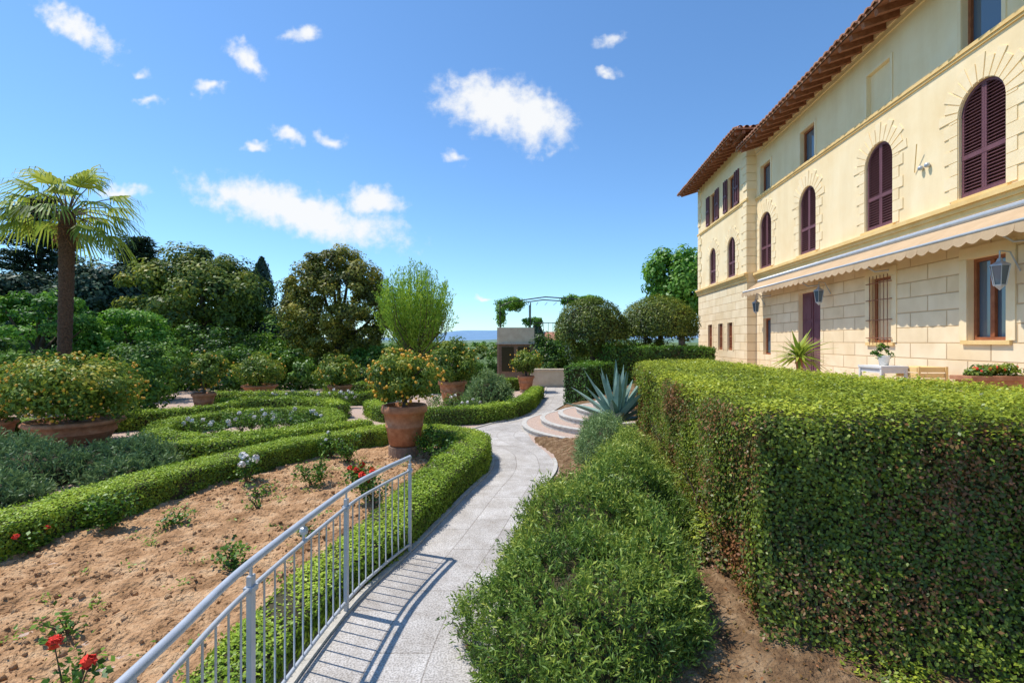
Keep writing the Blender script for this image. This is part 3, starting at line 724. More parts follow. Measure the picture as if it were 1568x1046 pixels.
def window(X,a,b,c,d,mull=True,fr=.055):
    gl.quad((X+.15,a,c),(X+.15,a,d),(X+.15,b,d),(X+.15,b,c))
    wd.box(X+.1,X+.148,a,a+fr,c,d);wd.box(X+.1,X+.148,b-fr,b,c,d);wd.box(X+.098,X+.146,a+fr,b-fr,c,c+fr);wd.box(X+.098,X+.146,a+fr,b-fr,d-fr,d)
    if mull: m_=(a+b)/2; wd.box(X+.094,X+.144,m_-.04,m_+.04,c+fr,d-fr)
for i,c in enumerate(cols):
    if i!=2: window(X0,c-.39,c+.39,7.4,8.35,mull=False)
window(X0,*gops[1][:4]); window(X0,*gops[4][:4]); window(X0,*gops[2][:4],mull=False); window(X0,*gops[3][:4],mull=False)
c=cols[2]; up.quad((X0+.07,c-.39,7.4),(X0+.07,c-.39,8.35),(X0+.07,c+.39,8.35),(X0+.07,c+.39,7.4))
a,b,c_,d_=gops[2][:4]
for k in range(6):
    y=a+.06+(b-a-.12)*k/5; iron.tube([(X0-.05,y,c_-.05),(X0-.05,y,d_+.05)],.009,6)
for z in (c_+.1,c_+.5,c_+.95,d_-.12): iron.box(X0-.062,X0-.038,a-.06,b+.06,z-.009,z+.009)
cur_=MB(); cur_.quad((X0+.145,a+.06,c_+.06),(X0+.145,a+.06,d_-.06),(X0+.145,b-.06,d_-.06),(X0+.145,b-.06,c_+.06))
for o in (gops[1],gops[2],gops[4]):
    a,b,c_,d_=o[:4]
    och.box(X0-.05,X0+.03,a-.1,b+.1,c_-.07,c_-.003)
    vous.box(X0-.02,X0+.01,a-.16,a-.004,c_,d_); vous.box(X0-.02,X0+.01,b+.004,b+.16,c_,d_); vous.box(X0-.022,X0+.01,a-.16,b+.16,d_+.004,d_+.2)
a,b,c_,d_=gops[0][:4]
door=MB(); door.box(X0+.12,X0+.16,a+.004,b-.004,c_,d_-.004); 
for s0,s1 in ((a+.04,(a+b)/2-.03),((a+b)/2+.03,b-.04)):
    for z0,z1 in ((c_+.15,c_+.75),(c_+.85,c_+1.55),(c_+1.65,d_-.12)):
        door.box(X0+.105,X0+.125,s0+.05,s1-.05,z0,z1)
door.box(X0+.1,X0+.13,(a+b)/2-.02,(a+b)/2+.02,c_,d_-.01)
for i,c in enumerate(cols):
    vous.box(X0-.02,X0+.01,c-.47,c-.395,7.4,8.42); vous.box(X0-.02,X0+.01,c+.395,c+.47,7.4,8.42); vous.box(X0-.023,X0+.01,c-.395,c+.395,8.354,8.42)
def mould(X,y0,y1):
    och.box(X-.14,X+.01,y0,y1,4.58,4.66); och.box(X-.09,X+.01,y0,y1,4.50,4.577); och.box(X-.05,X+.01,y0,y1,4.40,4.497)
    och.box(X-.05,X+.01,y0,y1,7.30,7.37); och.box(X-.03,X+.01,y0,y1,7.25,7.297)
mould(X0,YA,YB-.002); mould(XW,YB-.08,WB+.08)
vous.box(X0-.06,X0+.01,YA,YB-.002,9.02,9.19); vous.box(X0-.03,X0+.01,YA,YB-.002,8.9,9.017)
w1,w2=L_(21.3)-.03,L_(19.05)-.03
wops=[(w1-.4,w1+.4,7.42,8.72,False),(w2-.4,w2+.4,7.42,8.72,False),(w1-.42,w1+.42,4.74,6.3,True),(w2-.42,w2+.42,4.74,6.3,True)]
facade(up,XW,YB,WB,4.4,9.75,wops,.2,rev)
bops=[(L_(q)-.28,L_(q)+.28,1.85,2.95,False) for q in (21.6,20.25,19.15)]
facade(gf_,XW,YB,WB,0.0,4.4,bops,.2,rev)
for o in wops[2:]:
    surround(XW,*o[:4]); shutter(sh,XW+.05,*o[:4],True); back.box(XW+.12,XW+.14,o[0]-.01,o[1]+.01,o[2]-.02,o[3]+.02)
for o in wops[:2]:
    window(XW,*o[:4]); 
    for s0,s1 in ((o[0]-.42,o[0]-.01),(o[1]+.01,o[1]+.42)): shutter(sh,XW-.06,s0,s1,o[2],o[3],False,.04)
for o in bops:
    a,b,c_,d_=o[:4]; shutter(wd,XW+.06,a,b,c_,d_,False,.04); back.box(XW+.12,XW+.14,a,b,c_,d_)
    vous.box(XW-.02,XW+.01,a-.1,a-.004,c_,d_); vous.box(XW-.02,XW+.01,b+.004,b+.1,c_,d_)
z=4.7;k=0
while z<9.5:
    w=.5 if k%2 else .32
    if not (7.1<z<7.4): vous.box(XW-.03,XW+.01,YB,YB+w,z,z+.28); vous.box(XW-.033,XW+.01,WB-w,WB,z,z+.28); vous.box(XW-.02,X0,YB-.03,YB-.001,z,z+.28)
    z+=.3;k+=1
up.quad((XW,YB,4.4),(16,YB,4.4),(16,YB,9.75),(XW,YB,9.75)); gf_.quad((XW,YB,0),(X0+.3,YB,0),(X0+.3,YB,4.4),(XW,YB,4.4))
up.quad((XW,WB,0),(XW,WB,9.75),(16,WB,9.75),(16,WB,0)); up.quad((16,YA,0),(16,WB,0),(16,WB,9.75),(16,YA,9.75))
up.quad((X0,YA,0),(X0,YA,9.2),(16,YA,9.2),(16,YA,0))
tile=MB(); raf=MB(); sof=MB()
def roofside(Xe,ze,y0,y1,depth,sl=.3,Xw=7.24,hip0=False,hip1=False):
    Xi=Xe+depth; zi=ze+depth*sl
    ya=y0+(depth if hip0 else 0); yb=y1-(depth if hip1 else 0)
    sof.quad((Xe+.02,y0+.02,ze-.01),(Xe+.02,y1-.02,ze-.01),(Xi,yb,zi-.01),(Xi,ya,zi-.01))
    tile.quad((Xe,y0,ze+.06),(Xi,ya,zi+.06),(Xi,yb,zi+.06),(Xe,y1,ze+.06))
    tile.quad((Xe,y0,ze),(Xe,y0,ze+.06),(Xe,y1,ze+.06),(Xe,y1,ze))
    y=y0+.12; 
    while y<y1-.05:
        dd=depth
        if hip0: dd=min(dd,max(.15,y-y0))
        if hip1: dd=min(dd,max(.15,y1-y))
        N=6; R=.085*(.93+.14*rng.random()); ex=.03*rng.random()
        ring=[(R*math.cos(math.pi*k/N),R*math.sin(math.pi*k/N)) for k in range(N+1)]
        xa,za=Xe-.05-ex,ze+.05-(.05+ex)*sl; xb,zb=Xe+dd,ze+.05+dd*sl
        for k in range(N):
            a0,b0=ring[k];a1,b1=ring[k+1]
            tile.quad((xa,y+a0,za+b0),(xa,y+a1,za+b1),(xb,y+a1,zb+b1),(xb,y+a0,zb+b0))
        for k in range(1,N-1): tile.quad((xa,y+ring[0][0],za),(xa,y+ring[k][0],za+ring[k][1]),(xa,y+ring[k+1][0],za+ring[k+1][1]))
        y+=.215
    y=y0+.2
    while y<y1-.1:
        M=Matrix.Translation((Xe,y,ze-.012))@Matrix.Rotation(-math.atan(sl),4,'Y')
        raf.box(.04,(Xw-Xe)+.06,-.05,.05,-.13,-.004,M); y+=.42
roofside(6.42,8.93,YA-.6,YB-.3,6,.3)
roofside(6.12,9.42,YB-1.1,WB+.7,4.2,.3,Xw=XW,hip0=True,hip1=True)
y0=YB-1.1; Xe=6.12; Xr=14.5; d=4.2
tile.quad((Xe,y0,9.48),(Xr,y0,9.48),(Xr-d,y0+d,9.48+d*.3),(Xe+d,y0+d,9.48+d*.3)); sof.quad((Xe+.02,y0+.02,9.41),(Xr,y0+.02,9.41),(Xr,YB,9.7),(Xe+1.1,YB,9.7))
tile.quad((Xe,y0,9.42),(Xr,y0,9.42),(Xr,y0,9.48),(Xe,y0,9.48))
x=Xe+.3
while x<10: raf.box(x-.05,x+.05,y0+.05,YB,9.29,9.41); x+=.42
x=Xe+.15
while x<12:
    N=6;dd=min(d,x-Xe); ring=[(.085*math.cos(math.pi*k/N),.085*math.sin(math.pi*k/N)) for k in range(N+1)]
    for k in range(N): tile.quad((x+ring[k][0],y0-.05,9.46+ring[k][1]),(x+ring[k+1][0],y0-.05,9.46+ring[k+1][1]),(x+ring[k+1][0],y0+dd,9.47+dd*.3+ring[k+1][1]),(x+ring[k][0],y0+dd,9.47+dd*.3+ring[k][1]))
    x+=.215
aw=MB();ab=MB(); ya,yb=3.0,17.75; xo=X0-.62
n=60
for i in range(n):
    a=ya+(yb-ya)*i/n;b=ya+(yb-ya)*(i+1)/n
    aw.quad((X0-.06,a,4.3),(X0-.06,b,4.3),(xo,b,3.93),(xo,a,3.93))
s=ya; w=.27
while s<yb-.05:
    N=8
    for k in range(N):
        t0,t1=k/N,(k+1)/N; z0=3.8-.055*math.sin(math.pi*t0);z1=3.8-.055*math.sin(math.pi*t1)
        aw.quad((xo-.012,s+w*t0,3.92),(xo-.012,s+w*t1,3.92),(xo-.03+.01*math.sin(s*3),s+w*t1,z1),(xo-.03+.01*math.sin(s*3),s+w*t0,z0))
    s+=w
ab.tube([(xo,ya,3.935),(xo,yb,3.935)],.028,8); ab.tube([(X0-.08,ya,4.32),(X0-.08,yb,4.32)],.06,10)
for y in (5,8,11.2,14,17): ab.tube([(X0,y,3.75),(X0-.3,y,3.72),(xo,y,3.92)],.018,6); ab.box(X0-.1,X0+.0,y-.04,y+.04,4.2,4.38)
lan=MB();lg=MB()
for yl,zl in ((L_(12.75),3.35),(L_(7.55),3.2),(L_(16.75),3.35)):
    cx=X0-.3
    lan.tube([(X0,yl,zl+.1),(X0-.15,yl,zl+.4),(cx,yl,zl+.42),(cx,yl,zl+.3)],.012,6)
    lan.lathe([(.0,.32),(.03,.3),(.05,.25),(.13,.2),(.135,.18)],(cx,yl,zl),6)
    lan.lathe([(.075,-.13),(.08,-.11),(.02,-.18),(.0,-.2)],(cx,yl,zl),6)
    for k in range(6):
        a=k*math.pi/3; lan.tube([(cx+.078*math.cos(a),yl+.078*math.sin(a),zl-.12),(cx+.125*math.cos(a),yl+.125*math.sin(a),zl+.19)],.006,4)
    lg.lathe([(.07,-.11),(.115,.18)],(cx,yl,zl),6)
iron2=MB()
for yy in (L_(9.55),L_(9.38)): iron2.lathe([(.001,-.05),(.04,-.035),(.05,0),(.04,.035),(.001,.05)],(X0-.05,yy,5.62),10)
rod=MB(); rod.tube([(X0-.02,L_(9.75),5.6),(X0-.12,L_(9.55),6.1)],.01,6)
vil=[up.obj('upper_walls',M_stuc),gf_.obj('ground_floor_wall',M_rust),rev.obj('window_reveals',M_vous),sh.obj('shutters',M_shut),back.obj('shutter_backing',M_shut),
 vous.obj('voussoirs_and_quoins',M_vous),och.obj('mouldings',M_ochre),gl.obj('window_glass',M_glass),wd.obj('window_frames',M_wood),iron.obj('window_bars',M_rafter),door.obj('door',M_shut),cur_.obj('inner_blind',M_vous),
 tile.obj('roof_tiles',M_tile,False),raf.obj('rafter_tails',M_rafter),sof.obj('eave_soffit',M_rafter),aw.obj('awning_cloth',M_awn),ab.obj('awning_frame',M_rail,True),
 lan.obj('wall_lanterns',M_rail),lg.obj('lantern_glass',M_glass),iron2.obj('wall_lamps',M_rail,True),rod.obj('sundial_rod',M_ochre)]
group('villa',vil,-TH)

# terrace furniture
tb=MB(); x,y,z=7.0,9.1,1.24
tb.box(x-.28,x+.22,y-.3,y+.3,z+.47,z+.51)
for a in(-.25,.19):
    for b in(-.27,.27): tb.box(x+a-.02,x+a+.02,y+b-.02,y+b+.02,z,z+.47)
tb.box(x-.25,x+.2,y-.28,y+.28,z+.38,z+.468)
tbo=tb.obj('frame',M_white); group('garden_table',[tbo])
pp=MB(); pp.lathe([(0,0),(.07,0),(.1,.16),(.11,.17),(.1,.18),(.08,.15),(0,.15)],(x,y,z+.512),16)
f,_=crown((x,y,z+.76),(.16,.16,.14),14,700,.04,.05,77); group('potted_herb',[pp.obj('pot',M_white,True),leaf_obj('foliage',[f],M_green)])
cr=MB(); 
for k in range(5): cr.box(7.25,7.75,8.62-.0,8.64,1.25+.1*k,1.33+.1*k); cr.box(7.23,7.248,8.64,9.1,1.25+.1*k,1.33+.1*k)
for a in (7.23,7.72): cr.box(a,a+.04,8.6,8.618,1.24,1.75)
cr.box(7.25,7.76,8.645,9.1,1.7,1.74)
cr.obj('wooden_crate',M_ochre)
tg=MB(); tg.box(6.6,7.5,6.95,7.2,1.5,1.68); tg.box(6.56,7.54,6.9,7.25,1.64,1.7); tg.box(6.7,6.8,7.0,7.15,1.23,1.5); tg.box(7.3,7.4,7.0,7.15,1.23,1.5)
f,_=crown((7.05,7.08,1.74),(.42,.12,.09),24,1500,.05,.07,78)
fl=blobs('flowers',np.array([7.05,7.08,1.8])+rng.normal(size=(26,3))*np.array([.22,.06,.02]),.02,M_red)
group('flower_trough',[tg.obj('trough',M_terra),leaf_obj('foliage',[f],M_cit),fl])
def spiky(name,x,y,z,h,L,n,mat,seed):
    r=np.random.default_rng(seed); t=MB(); t.tube([(x,y,z),(x+.03,y,z+h*.5),(x,y,z+h)],[.07,.06,.06],10)
    P=[];T=[]
    for i in range(n):
        a=i*2.399; el=math.radians(-25+90*i/n); d=np.array([math.cos(a)*math.cos(el),math.sin(a)*math.cos(el),math.sin(el)]); P.append([x,y,z+h]);T.append(d)
    P=np.array(P);T=np.array(T)
    N=np.cross(T,np.cross(np.array([0,0,1.]),T)+1e-6)
    la=leaf_arr(P,N,L,.06,.4+.5*r.random(n),T=T,jit=.15,droop=.2)
    group(name,[t.obj('trunk',M_terra,True),leaf_obj('leaves',[la],mat)])
spiky('yucca_plant',5.75,9.7,1.2,.68,.55,120,M_palm,4)

# ------------------------------------------------------------------ palm
def palm(x,y,h):
    t=MB(); pts=[];rad=[]
    for k in range(60):
        s=k/59; pts.append((x+.15*math.sin(s*1.5),y,h*s)); rad.append((.15+.022*(k%2)+.05*s)*(1.0))
    t.tube(pts,rad,14); tx,ty=pts[-1][:2]
    V=[];vv=[]; pet=MB()
    n=30
    for i in range(n):
        a=i*2.399+rng.normal()*.15; el=math.radians(60-82*(i/n)+rng.normal()*6)
        d=np.array([math.cos(a)*math.cos(el),math.sin(a)*math.cos(el),math.sin(el)])
        o=np.array([tx,ty,h-.05]); pl=.95+.35*rng.random()
        mid=o+d*pl*.5+np.array([0,0,.08]); e=o+d*pl-np.array([0,0,.05+.1*(i/n)])
        pet.tube([o,mid,e],[.025,.018,.012],5)
        dirr=nrm(d-np.array([0,0,.35])); up_=np.array([0,0,1.]) if abs(dirr[2])<.95 else np.array([1.,0,0])
        side=nrm(np.cross(dirr,up_)); nn=nrm(np.cross(side,dirr))
        vb=.8-.4*(i/n)+.1*rng.normal()
        B=22
        for k in range(B):
            ph=math.radians(-75+150*k/(B-1)); bl=(1.1-.4*abs(ph)/1.3)*(.85+.25*rng.random())
            dd=dirr*math.cos(ph)+side*math.sin(ph)-nn*.12*abs(math.sin(ph)); w=.028; bs=np.cross(nn,dd)
            p0=e; p1=e+dd*bl*.5+nn*.02; p2=e+dd*bl*.85+np.array([0,0,-.18*bl*(1+rng.random())]); p3=p2+ (dd*.35+np.array([0,0,-.95]))*bl*.2
            V+= [p0-bs*.004,p0+bs*.004,p1+bs*w,p1-bs*w]; V+=[p1-bs*w,p1+bs*w,p2+bs*w*.6,p2-bs*w*.6]; V+=[p2-bs*w*.6,p2+bs*w*.6,p3+bs*.002,p3-bs*.002]
            vv+= [vb+.12*rng.normal()]*12
    V=np.array(V); fo=mesh_np('fronds',V,np.arange(len(V)).reshape(-1,4),M_palm,np.clip(vv,0,1))
    P=np.array([tx,ty,h-.45])+rng.normal(size=(500,3))*np.array([.13,.13,.22])
    sk=leaf_obj('dead_skirt',[leaf_arr(P,rng.normal(size=(500,3)),.25,.02,.02+.1*rng.random(500),T=np.array([0,0,-1.])+.4*rng.normal(size=(500,3)))],M_big)
    group('palm_tree',[t.obj('trunk',M_pbark,True),pet.obj('petioles',M_bark),fo,sk])
palm(-13.95,15,6.15)

# ------------------------------------------------------------------ trees
tree('oak_tree',(-19.2,30,0),2.2,.35,(-19.2,30,4.7),(3.9,3.7,3.45),150,44000,.21,.85,M_oak,201,vb=.04,lump=.16)
tree('holm_oak_tree',(-9.3,26,0),1.6,.3,(-9.3,26,4.0),(2.85,2.75,3.3),240,52000,.14,.5,M_oak2,212,vb=.06,lump=.03)
tree('laurel_shrub',(-20,20,0),1,.2,(-19.6,20,2.4),(2.2,2.0,1.8),120,19000,.13,.35,M_bri,203,vb=-.12,lump=.05,inner=.7)
tree('laurel_shrub',(-18,22.5,0),1,.2,(-18,22.5,2.0),(2.3,2.0,1.7),120,19000,.14,.36,M_bri,204,vb=0,lump=.06,inner=.7)
tree('dark_evergreen_tree',(-29,34,0),3,.3,(-29,34,5),(2.8,2.6,3.2),80,13000,.27,.8,M_dark,205,vb=.15)
tree('dark_evergreen_tree',(-34,33,0),3,.3,(-34,33,4),(3.5,2.6,3.2),80,13000,.27,.9,M_dark,206,vb=.1)
tree('maple_tree',(12.2,35,0),4,.25,(12.2,35,6.3),(2.8,2.4,2.6),80,13000,.28,.7,M_bri,217,lump=.14,inner=.3,vb=.06)
def ball(name,x,y,z0,cz,R,seed,vb):
    e=mound(name,[(x,y,cz,R[0],R[1],R[2])],.075,M_oak,kind='leaf',dens=1700,seed=seed,vb=vb,lump=.25)
    t=MB(); t.tube([(x,y,z0),(x+.1,y,cz)],[.13,.1],8); o=t.obj('trunk',M_bark); o.parent=e
    f=leaf_obj('underside',[crown((x,y,cz-.1),(R[0]*.85,R[1]*.85,R[2]*.85),60,6000,.09,.3,seed)[0]],M_oak); f.parent=e
ball('topiary_ball_tree',3.1,19,.0,2.6,(1.42,1.35,1.28),301,-.16)
ball('topiary_ball_tree',6.15,20.3,1,2.75,(1.65,1.5,1.35),302,-.06)
def belt(name,cs,leaf,mat,seed,nl,vb=0,sd=.0,inner=.5):
    parts=[]
    for i,(c,R) in enumerate(cs): parts.append(crown(c,R,60,nl,leaf,.3*R[2],seed+i,vb+sd*rng.normal(),inner=inner)[0])
    return leaf_obj(name,parts,mat)
belt('shrub_border',[((-22,24,1.2),(2.5,1.5,1.6)),((-16.5,21,1.1),(2.2,1.3,1.3)),((-15,24,1.6),(2.6,1.6,1.6)),((-13,22,.9),(2,1.2,1.2)),((-12.5,26,1.4),(2.4,1.6,1.9)),((-10,22.5,.8),(1.8,1.1,1.0)),((-7,24,.9),(1.8,1.2,1.2)),((-5,26,.9),(2,1.3,1.3))],.15,M_green,400,5500,-.04,.1)
belt('shrub_border',[((-18.5,17,.9),(2,1.2,1.1)),((-15.2,14.4,.8),(1.8,1.2,1.3)),((-12.2,15.2,.8),(1.5,1.1,1.1)),((-14,18,1),(1.8,1.1,1.2))],.12,M_green,410,7000,.05,.1)
belt('distant_trees',[((x,44+3*math.sin(x),2.0+.8*math.sin(x*1.7)),(3.6,2.5,2.6)) for x in np.arange(-58,-16,4.2)],.36,M_oak,430,2400,-.15,.12)
belt('distant_trees',[((x,70+6*math.sin(x),.2+.3*math.sin(x*1.7)),(4,2.5,1.6)) for x in np.arange(-30,40,5)],.4,M_oak,460,2000,.05,.1)
belt('distant_trees',[((x,180+30*math.sin(x*1.3),.0),(9,5,1.8+.9*math.sin(x*2.1))) for x in np.arange(-90,60,9)],1.0,M_green,560,700,.1,.1)
belt('shrub_border',[((-3.2,28,.6),(1.6,1.2,1.3)),((-1.9,30,.3),(1.2,1,1.1)),((1.9,24.5,1.2),(1.0,.9,1.3)),((3.2,25.5,1.2),(1.2,1,1.6)),((5.5,25,1.5),(1.6,1,1.8))],.12,M_green,480,5000,.0,.1)
def willow(x,y,seed):
    r=np.random.default_rng(seed); t=MB(); P=[];T=[];v=[]
    t.tube([(x,y,0),(x+.05,y,.9),(x,y,1.6)],[.14,.11,.1],8)
    for i in range(230):
        a=r.random()*6.28; sp=.1+1.2*r.random()**.7; hz=6.2-sp*1.2-1.7*r.random()**1.5
        s=np.array([x+.15*math.cos(a),y+.15*math.sin(a),1.2+.7*r.random()]); e=np.array([x+(sp*1.5)*math.cos(a),y+(sp*1.5)*math.sin(a),max(hz,2.0)])
        m=(s+e)/2+np.array([.38*sp*math.cos(a),.38*sp*math.sin(a),-.1])
        if i<70: t.tube([s,m,e],[.03,.018,.005],5)
        K=115; q=(.22+.78*r.random(K))[:,None]
        pts=(1-q)**2*s+2*q*(1-q)*m+q*q*e; d=nrm(2*(1-q)*(m-s)+2*q*(e-m))
        P.append(pts+r.normal(size=(K,3))*.06); T.append(d+.45*r.normal(size=(K,3))); v.append(.6+.15*r.normal()+.12*r.normal(size=K))
    P=np.concatenate(P);T=np.concatenate(T);v=np.concatenate(v)
    la=leaf_arr(P,np.cross(T,r.normal(size=P.shape)),.14,.036,v,T=T,jit=.1)
    group('willow_tree',[t.obj('trunk',M_bark,True),leaf_obj('foliage',[la],M_wil)])
willow(-4.4,22,5)
def cyp(name,x,y,h,w,seed,n=14000,leaf=.2,z0=0):
    r=np.random.default_rng(seed); t=r.random(n); a=r.random(n)*6.28; rad=w*np.sin(np.pi*np.clip(t*.85+.15,0,1))**.7*(.75+.35*r.random(n))*(1+.12*np.sin(a*5+t*20))
    P=np.stack([x+rad*np.cos(a),y+rad*np.sin(a),z0+h*t],1); T=np.stack([np.cos(a)*.3,np.sin(a)*.3,1+0*a],1)+.3*r.normal(size=(n,3))
    N=np.stack([np.cos(a),np.sin(a),.2+0*a],1)
    tt=MB(); tt.tube([(x,y,z0-.5),(x,y,z0+h*.8)],[.18,.03],8)
    group(name,[tt.obj('trunk',M_bark),leaf_obj('foliage',[leaf_arr(P,N,leaf,leaf*.5,.45+.2*r.normal(size=n),T=T)],M_dark)])
cyp('cypress_tree',-17.6,34,8.0,1.0,501,10000); cyp('cypress_tree',-16.4,36,7.0,.9,503,8000); cyp('cypress_tree',3.1,60,4.6,.8,502,5000,.3)
def cedar(x,y,h,w,seed):
    r=np.random.default_rng(seed); t=MB(); t.tube([(x,y,0),(x,y,h)],[.35,.05],8); P=[];T=[]
    nb=170
    for i in range(nb):
        s=.2+.8*(i/nb); a=r.random()*6.28; L=w*(1.08-s)*(.6+.6*r.random())+.5; z=h*s
        e=np.array([x+L*math.cos(a),y+L*math.sin(a),z+.12*L-.3*r.random()]); st=np.array([x,y,z-.2])
        t.tube([st,e],[.06,.015],4)
        K=int(60+130*(1.1-s)); q=(.15+.85*r.random(K)**.8)[:,None]; P.append(st+(e-st)*q+r.normal(size=(K,3))*np.array([.28,.28,.09])); T.append(np.tile(e-st,(K,1))+r.normal(size=(K,3))*1.5)
    P=np.concatenate(P);T=np.concatenate(T)
    group('cedar_tree',[t.obj('trunk',M_bark),leaf_obj('foliage',[leaf_arr(P,np.tile([0,0,1.],(len(P),1)),.42,.13,.5+.2*r.normal(size=len(P)),T=T)],M_dark)])
cedar(-39,40,14.2,6,601); cedar(-32.5,42,11.3,4.5,602)

# ------------------------------------------------------------------ belvedere with pergola
bv=MB(); bv.box(-.75,1.15,26,28,0,2.05); 
db=MB(); 
ar=MB(); ar.box(-.8,1.2,25.95,28.05,2.1,2.95)
for xx in (-.8,1.12): bv.box(xx,xx+.12,25.9,25.995,0,2.04)
db.box(-.55,.1,25.93,25.99,.6,1.9); db.box(.3,.95,25.93,25.99,.6,1.9)
pl=MB(); pl.box(-.9,1.3,25.85,28.1,2.05,2.1)
fr=MB()
for y in (26.1,27.9):
    for x in (-.65,1.0): fr.tube([(x,y,2.9),(x,y,4.3)],.03,6)
    fr.tube([(-.65,y,4.1),(0,y,4.35),(1.8,y,4.6),(3.3,y,4.5),(4.6,y,4.3)],.03,6); fr.tube([(4.6,y,4.3),(4.6,y,1)],.03,6); fr.tube([(3.0,y,4.5),(3.0,y,1)],.03,6)
for x in np.arange(-.6,4.6,.5): fr.tube([(x,26.1,4.3),(x,27.9,4.3)],.015,4)
for x in np.arange(1.2,3,.25): fr.tube([(x,26,2.2),(x,26,3.2)],.012,4)
fr.tube([(1.2,26,3.2),(3,26,3.2)],.02,4)
vine=leaf_obj('vine',[crown((-.1,27,4.3),(.75,.9,.28),30,4000,.12,.25,701,.1)[0],crown((3.9,27,4.5),(1.2,.9,.18),30,4500,.12,.25,702,.1)[0],crown((-.6,26.6,3.7),(.2,.4,.6),14,1200,.12,.22,703)[0],crown((1.1,27,3.3),(.6,.4,.25),14,900,.12,.2,704)[0]],M_bri)
group('belvedere_pergola',[bv.obj('base',M_brick),ar.obj('parapet',M_wall2),db.obj('openings',M_core),pl.obj('slab',M_stone),fr.obj('metal_frame',M_iron),vine])
w=MB(); w.box(.9,4.2,23.2,23.5,0,.8); w.box(.85,4.25,23.15,23.55,.8,.88); w.obj('garden_wall',M_wall2)
hs=MB(); hs.box(4.2,7.5,58,62,0,2.4); ho=hs.obj('walls',M_wall2)
hr=MB(); hr.quad((4,57.8,2.4),(7.7,57.8,2.4),(7.7,60,3.4),(4,60,3.4)); hr.quad((4,62.2,2.4),(7.7,62.2,2.4),(7.7,60,3.4),(4,60,3.4)); hr.quad((4.2,58,2.4),(4.2,62,2.4),(4.2,60,3.35)); group('farm_house',[ho,hr.obj('roof',M_tile)])

def hills(name,d,hh,mat,ph):
    V=[];F=[];n=160; xs=np.linspace(-1.6*d,1.6*d,n)
    for i,x in enumerate(xs):
        h=hh*(1+.45*math.sin(x/d*6+ph)+.3*math.sin(x/d*14+ph*2)+.12*math.sin(x/d*35))
        V+=[(x,d,-1),(x,d*1.12,max(hh*.3,h))]+[(x,d*1.4,-1)]
    for i in range(n-1):
        a=3*i; F+=[(a,a+3,a+4,a+1),(a+1,a+4,a+5,a+2)]
    mesh_np(name,V,F,mat,smooth=True)
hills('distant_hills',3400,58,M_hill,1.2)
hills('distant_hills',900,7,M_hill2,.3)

# ------------------------------------------------------------------ world
SE=math.radians(62); sd=Vector((-.94,.33,0)).normalized()
world=bpy.data.worlds.new('World'); scene.world=world; world.use_nodes=True
nt=world.node_tree; nt.nodes.clear(); L=nt.links.new
out=nt.nodes.new('ShaderNodeOutputWorld'); bg=nt.nodes.new('ShaderNodeBackground'); bg.inputs[1].default_value=.15; L(bg.outputs[0],out.inputs[0])
sky=nt.nodes.new('ShaderNodeTexSky'); sky.sky_type='NISHITA'; sky.sun_disc=False; sky.sun_elevation=SE; sky.sun_rotation=math.atan2(sd.x,sd.y)
sky.air_density=1.0; sky.dust_density=.2; sky.ozone_density=1.8; sky.altitude=200
tc=nt.nodes.new('ShaderNodeTexCoord'); sp=nt.nodes.new('ShaderNodeSeparateXYZ'); L(tc.outputs['Generated'],sp.inputs[0])
def math_(op,a,b=None,c=None):
    n=nt.nodes.new('ShaderNodeMath'); n.operation=op
    for i,q in enumerate((a,b,c)):
        if q is None: continue
        if isinstance(q,(int,float)): n.inputs[i].default_value=q
        else: L(q,n.inputs[i])
    return n.outputs[0]
yy=math_('MAXIMUM',sp.outputs[1],.01)
cb=nt.nodes.new('ShaderNodeCombineXYZ'); L(math_('DIVIDE',sp.outputs[0],yy),cb.inputs[0]); L(math_('DIVIDE',sp.outputs[2],yy),cb.inputs[1])
nz=nt.nodes.new('ShaderNodeTexNoise'); nz.inputs['Scale'].default_value=13; nz.inputs['Detail'].default_value=3; nz.inputs['Roughness'].default_value=.6; L(cb.outputs[0],nz.inputs['Vector'])
vs=nt.nodes.new('ShaderNodeVectorMath'); vs.operation='SUBTRACT'; vs.inputs[1].default_value=(.5,.5,.5); L(nz.outputs['Color'],vs.inputs[0])
vm=nt.nodes.new('ShaderNodeVectorMath'); vm.operation='MULTIPLY_ADD'; vm.inputs[1].default_value=(.08,.08,0); L(vs.outputs[0],vm.inputs[0]); L(cb.outputs[0],vm.inputs[2])
clouds=[(-.04,.49,.105,.055,-.2,0),(.045,.455,.075,.055,-.4,.0),(-.44,.27,.2,.042,-.24,-.05),(-.55,.3,.08,.03,-.2,.05),(-.285,.295,.06,.032,-.2,.1),
(-.9,.65,.11,.033,-.55,.3),(-.545,.578,.06,.03,-.6,.3),(-.435,.635,.05,.028,.2,.45),(-.77,.55,.03,.018,-.5,.5),(-.62,.524,.04,.018,0,.4),(-.47,.423,.042,.024,-.4,.25),(-.53,.4,.04,.014,0,.36),(-.377,.416,.038,.022,-.3,.32),(-.12,.388,.034,.02,0,.48),
(.204,.622,.042,.026,.3,.42),(.2,.558,.035,.016,0,.42),(-.815,.315,.065,.018,-.1,.25),(-.06,.083,.025,.007,0,.2),(-.75,.49,.07,.018,0,.65)]
cur=None
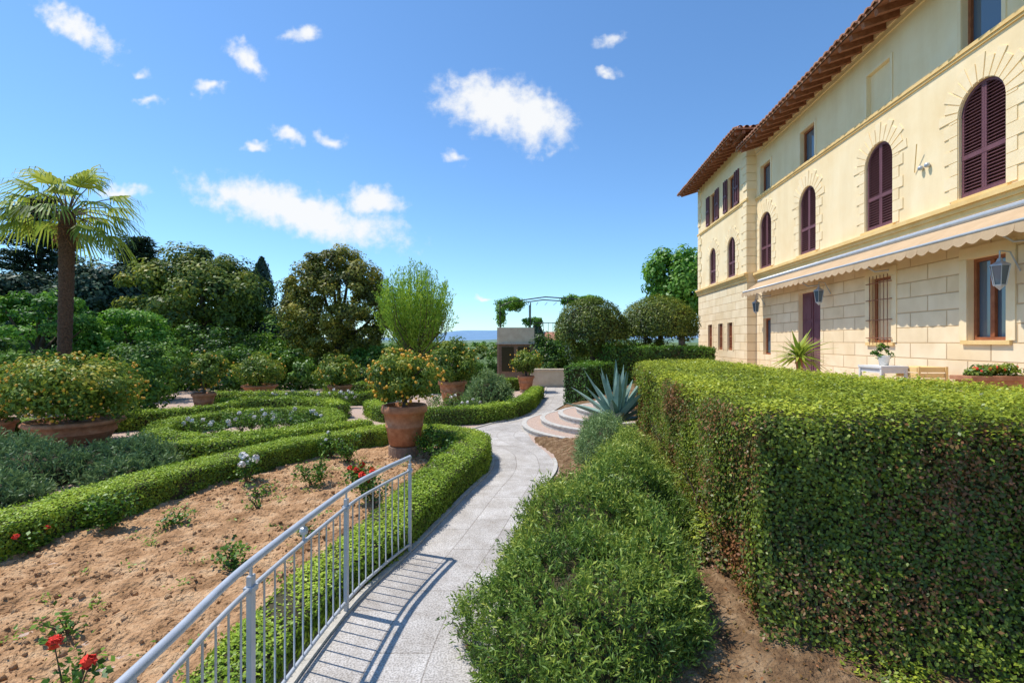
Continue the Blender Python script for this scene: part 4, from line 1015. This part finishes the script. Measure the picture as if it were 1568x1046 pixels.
for cx,cy,a,b,rot,th in clouds:
    mp=nt.nodes.new('ShaderNodeMapping'); mp.vector_type='TEXTURE'; mp.inputs['Location'].default_value=(cx,cy,0); mp.inputs['Rotation'].default_value=(0,0,rot); mp.inputs['Scale'].default_value=(a,b,1)
    L(vm.outputs[0],mp.inputs[0]); ln=nt.nodes.new('ShaderNodeVectorMath'); ln.operation='LENGTH'; L(mp.outputs[0],ln.inputs[0])
    o=ln.outputs['Value']
    if th: o=math_('ADD',o,th)
    cur=o if cur is None else math_('MINIMUM',cur,o)
nz2=nt.nodes.new('ShaderNodeTexNoise'); nz2.inputs['Scale'].default_value=34; nz2.inputs['Detail'].default_value=4; nz2.inputs['Roughness'].default_value=.6; L(cb.outputs[0],nz2.inputs['Vector'])
val=math_('ADD',cur,math_('MULTIPLY',math_('SUBTRACT',nz2.outputs['Fac'],.5),1.3))
mr=nt.nodes.new('ShaderNodeMapRange'); mr.interpolation_type='SMOOTHSTEP'; mr.inputs[1].default_value=1.35; mr.inputs[2].default_value=.4; mr.inputs[3].default_value=0; mr.inputs[4].default_value=.97
L(val,mr.inputs[0])
fac=math_('MULTIPLY',mr.outputs[0],math_('GREATER_THAN',sp.outputs[1],.05))
tint=nt.nodes.new('ShaderNodeMix'); tint.data_type='RGBA'; tint.blend_type='MULTIPLY'; tint.inputs[0].default_value=1; L(sky.outputs[0],tint.inputs[6]); tint.inputs[7].default_value=(.8,1.1,1.32,1)
mx=nt.nodes.new('ShaderNodeMix'); mx.data_type='RGBA'; L(fac,mx.inputs[0]); L(tint.outputs[2],mx.inputs[6]); mx.inputs[7].default_value=(6.4,6.5,6.6,1)
L(mx.outputs[2],bg.inputs[0])
sun=bpy.data.lights.new('sun','SUN'); sun.energy=5; sun.angle=math.radians(.55); sun.color=(1,.935,.84)
so=bpy.data.objects.new('sun',sun); COL.objects.link(so)
dirv=Vector((sd.x*math.cos(SE),sd.y*math.cos(SE),math.sin(SE))); so.rotation_euler=dirv.to_track_quat('Z','Y').to_euler()
cam=bpy.data.cameras.new('camera'); cam.lens=17.0; cam.sensor_width=36; cam.clip_end=20000; cam.clip_start=.05
co=bpy.data.objects.new('camera',cam); COL.objects.link(co); co.location=(0,0,2.2); co.rotation_euler=(math.radians(90),0,0); scene.camera=co
print('faces',sum(len(o.data.polygons) for o in bpy.data.objects if o.type=='MESH'))
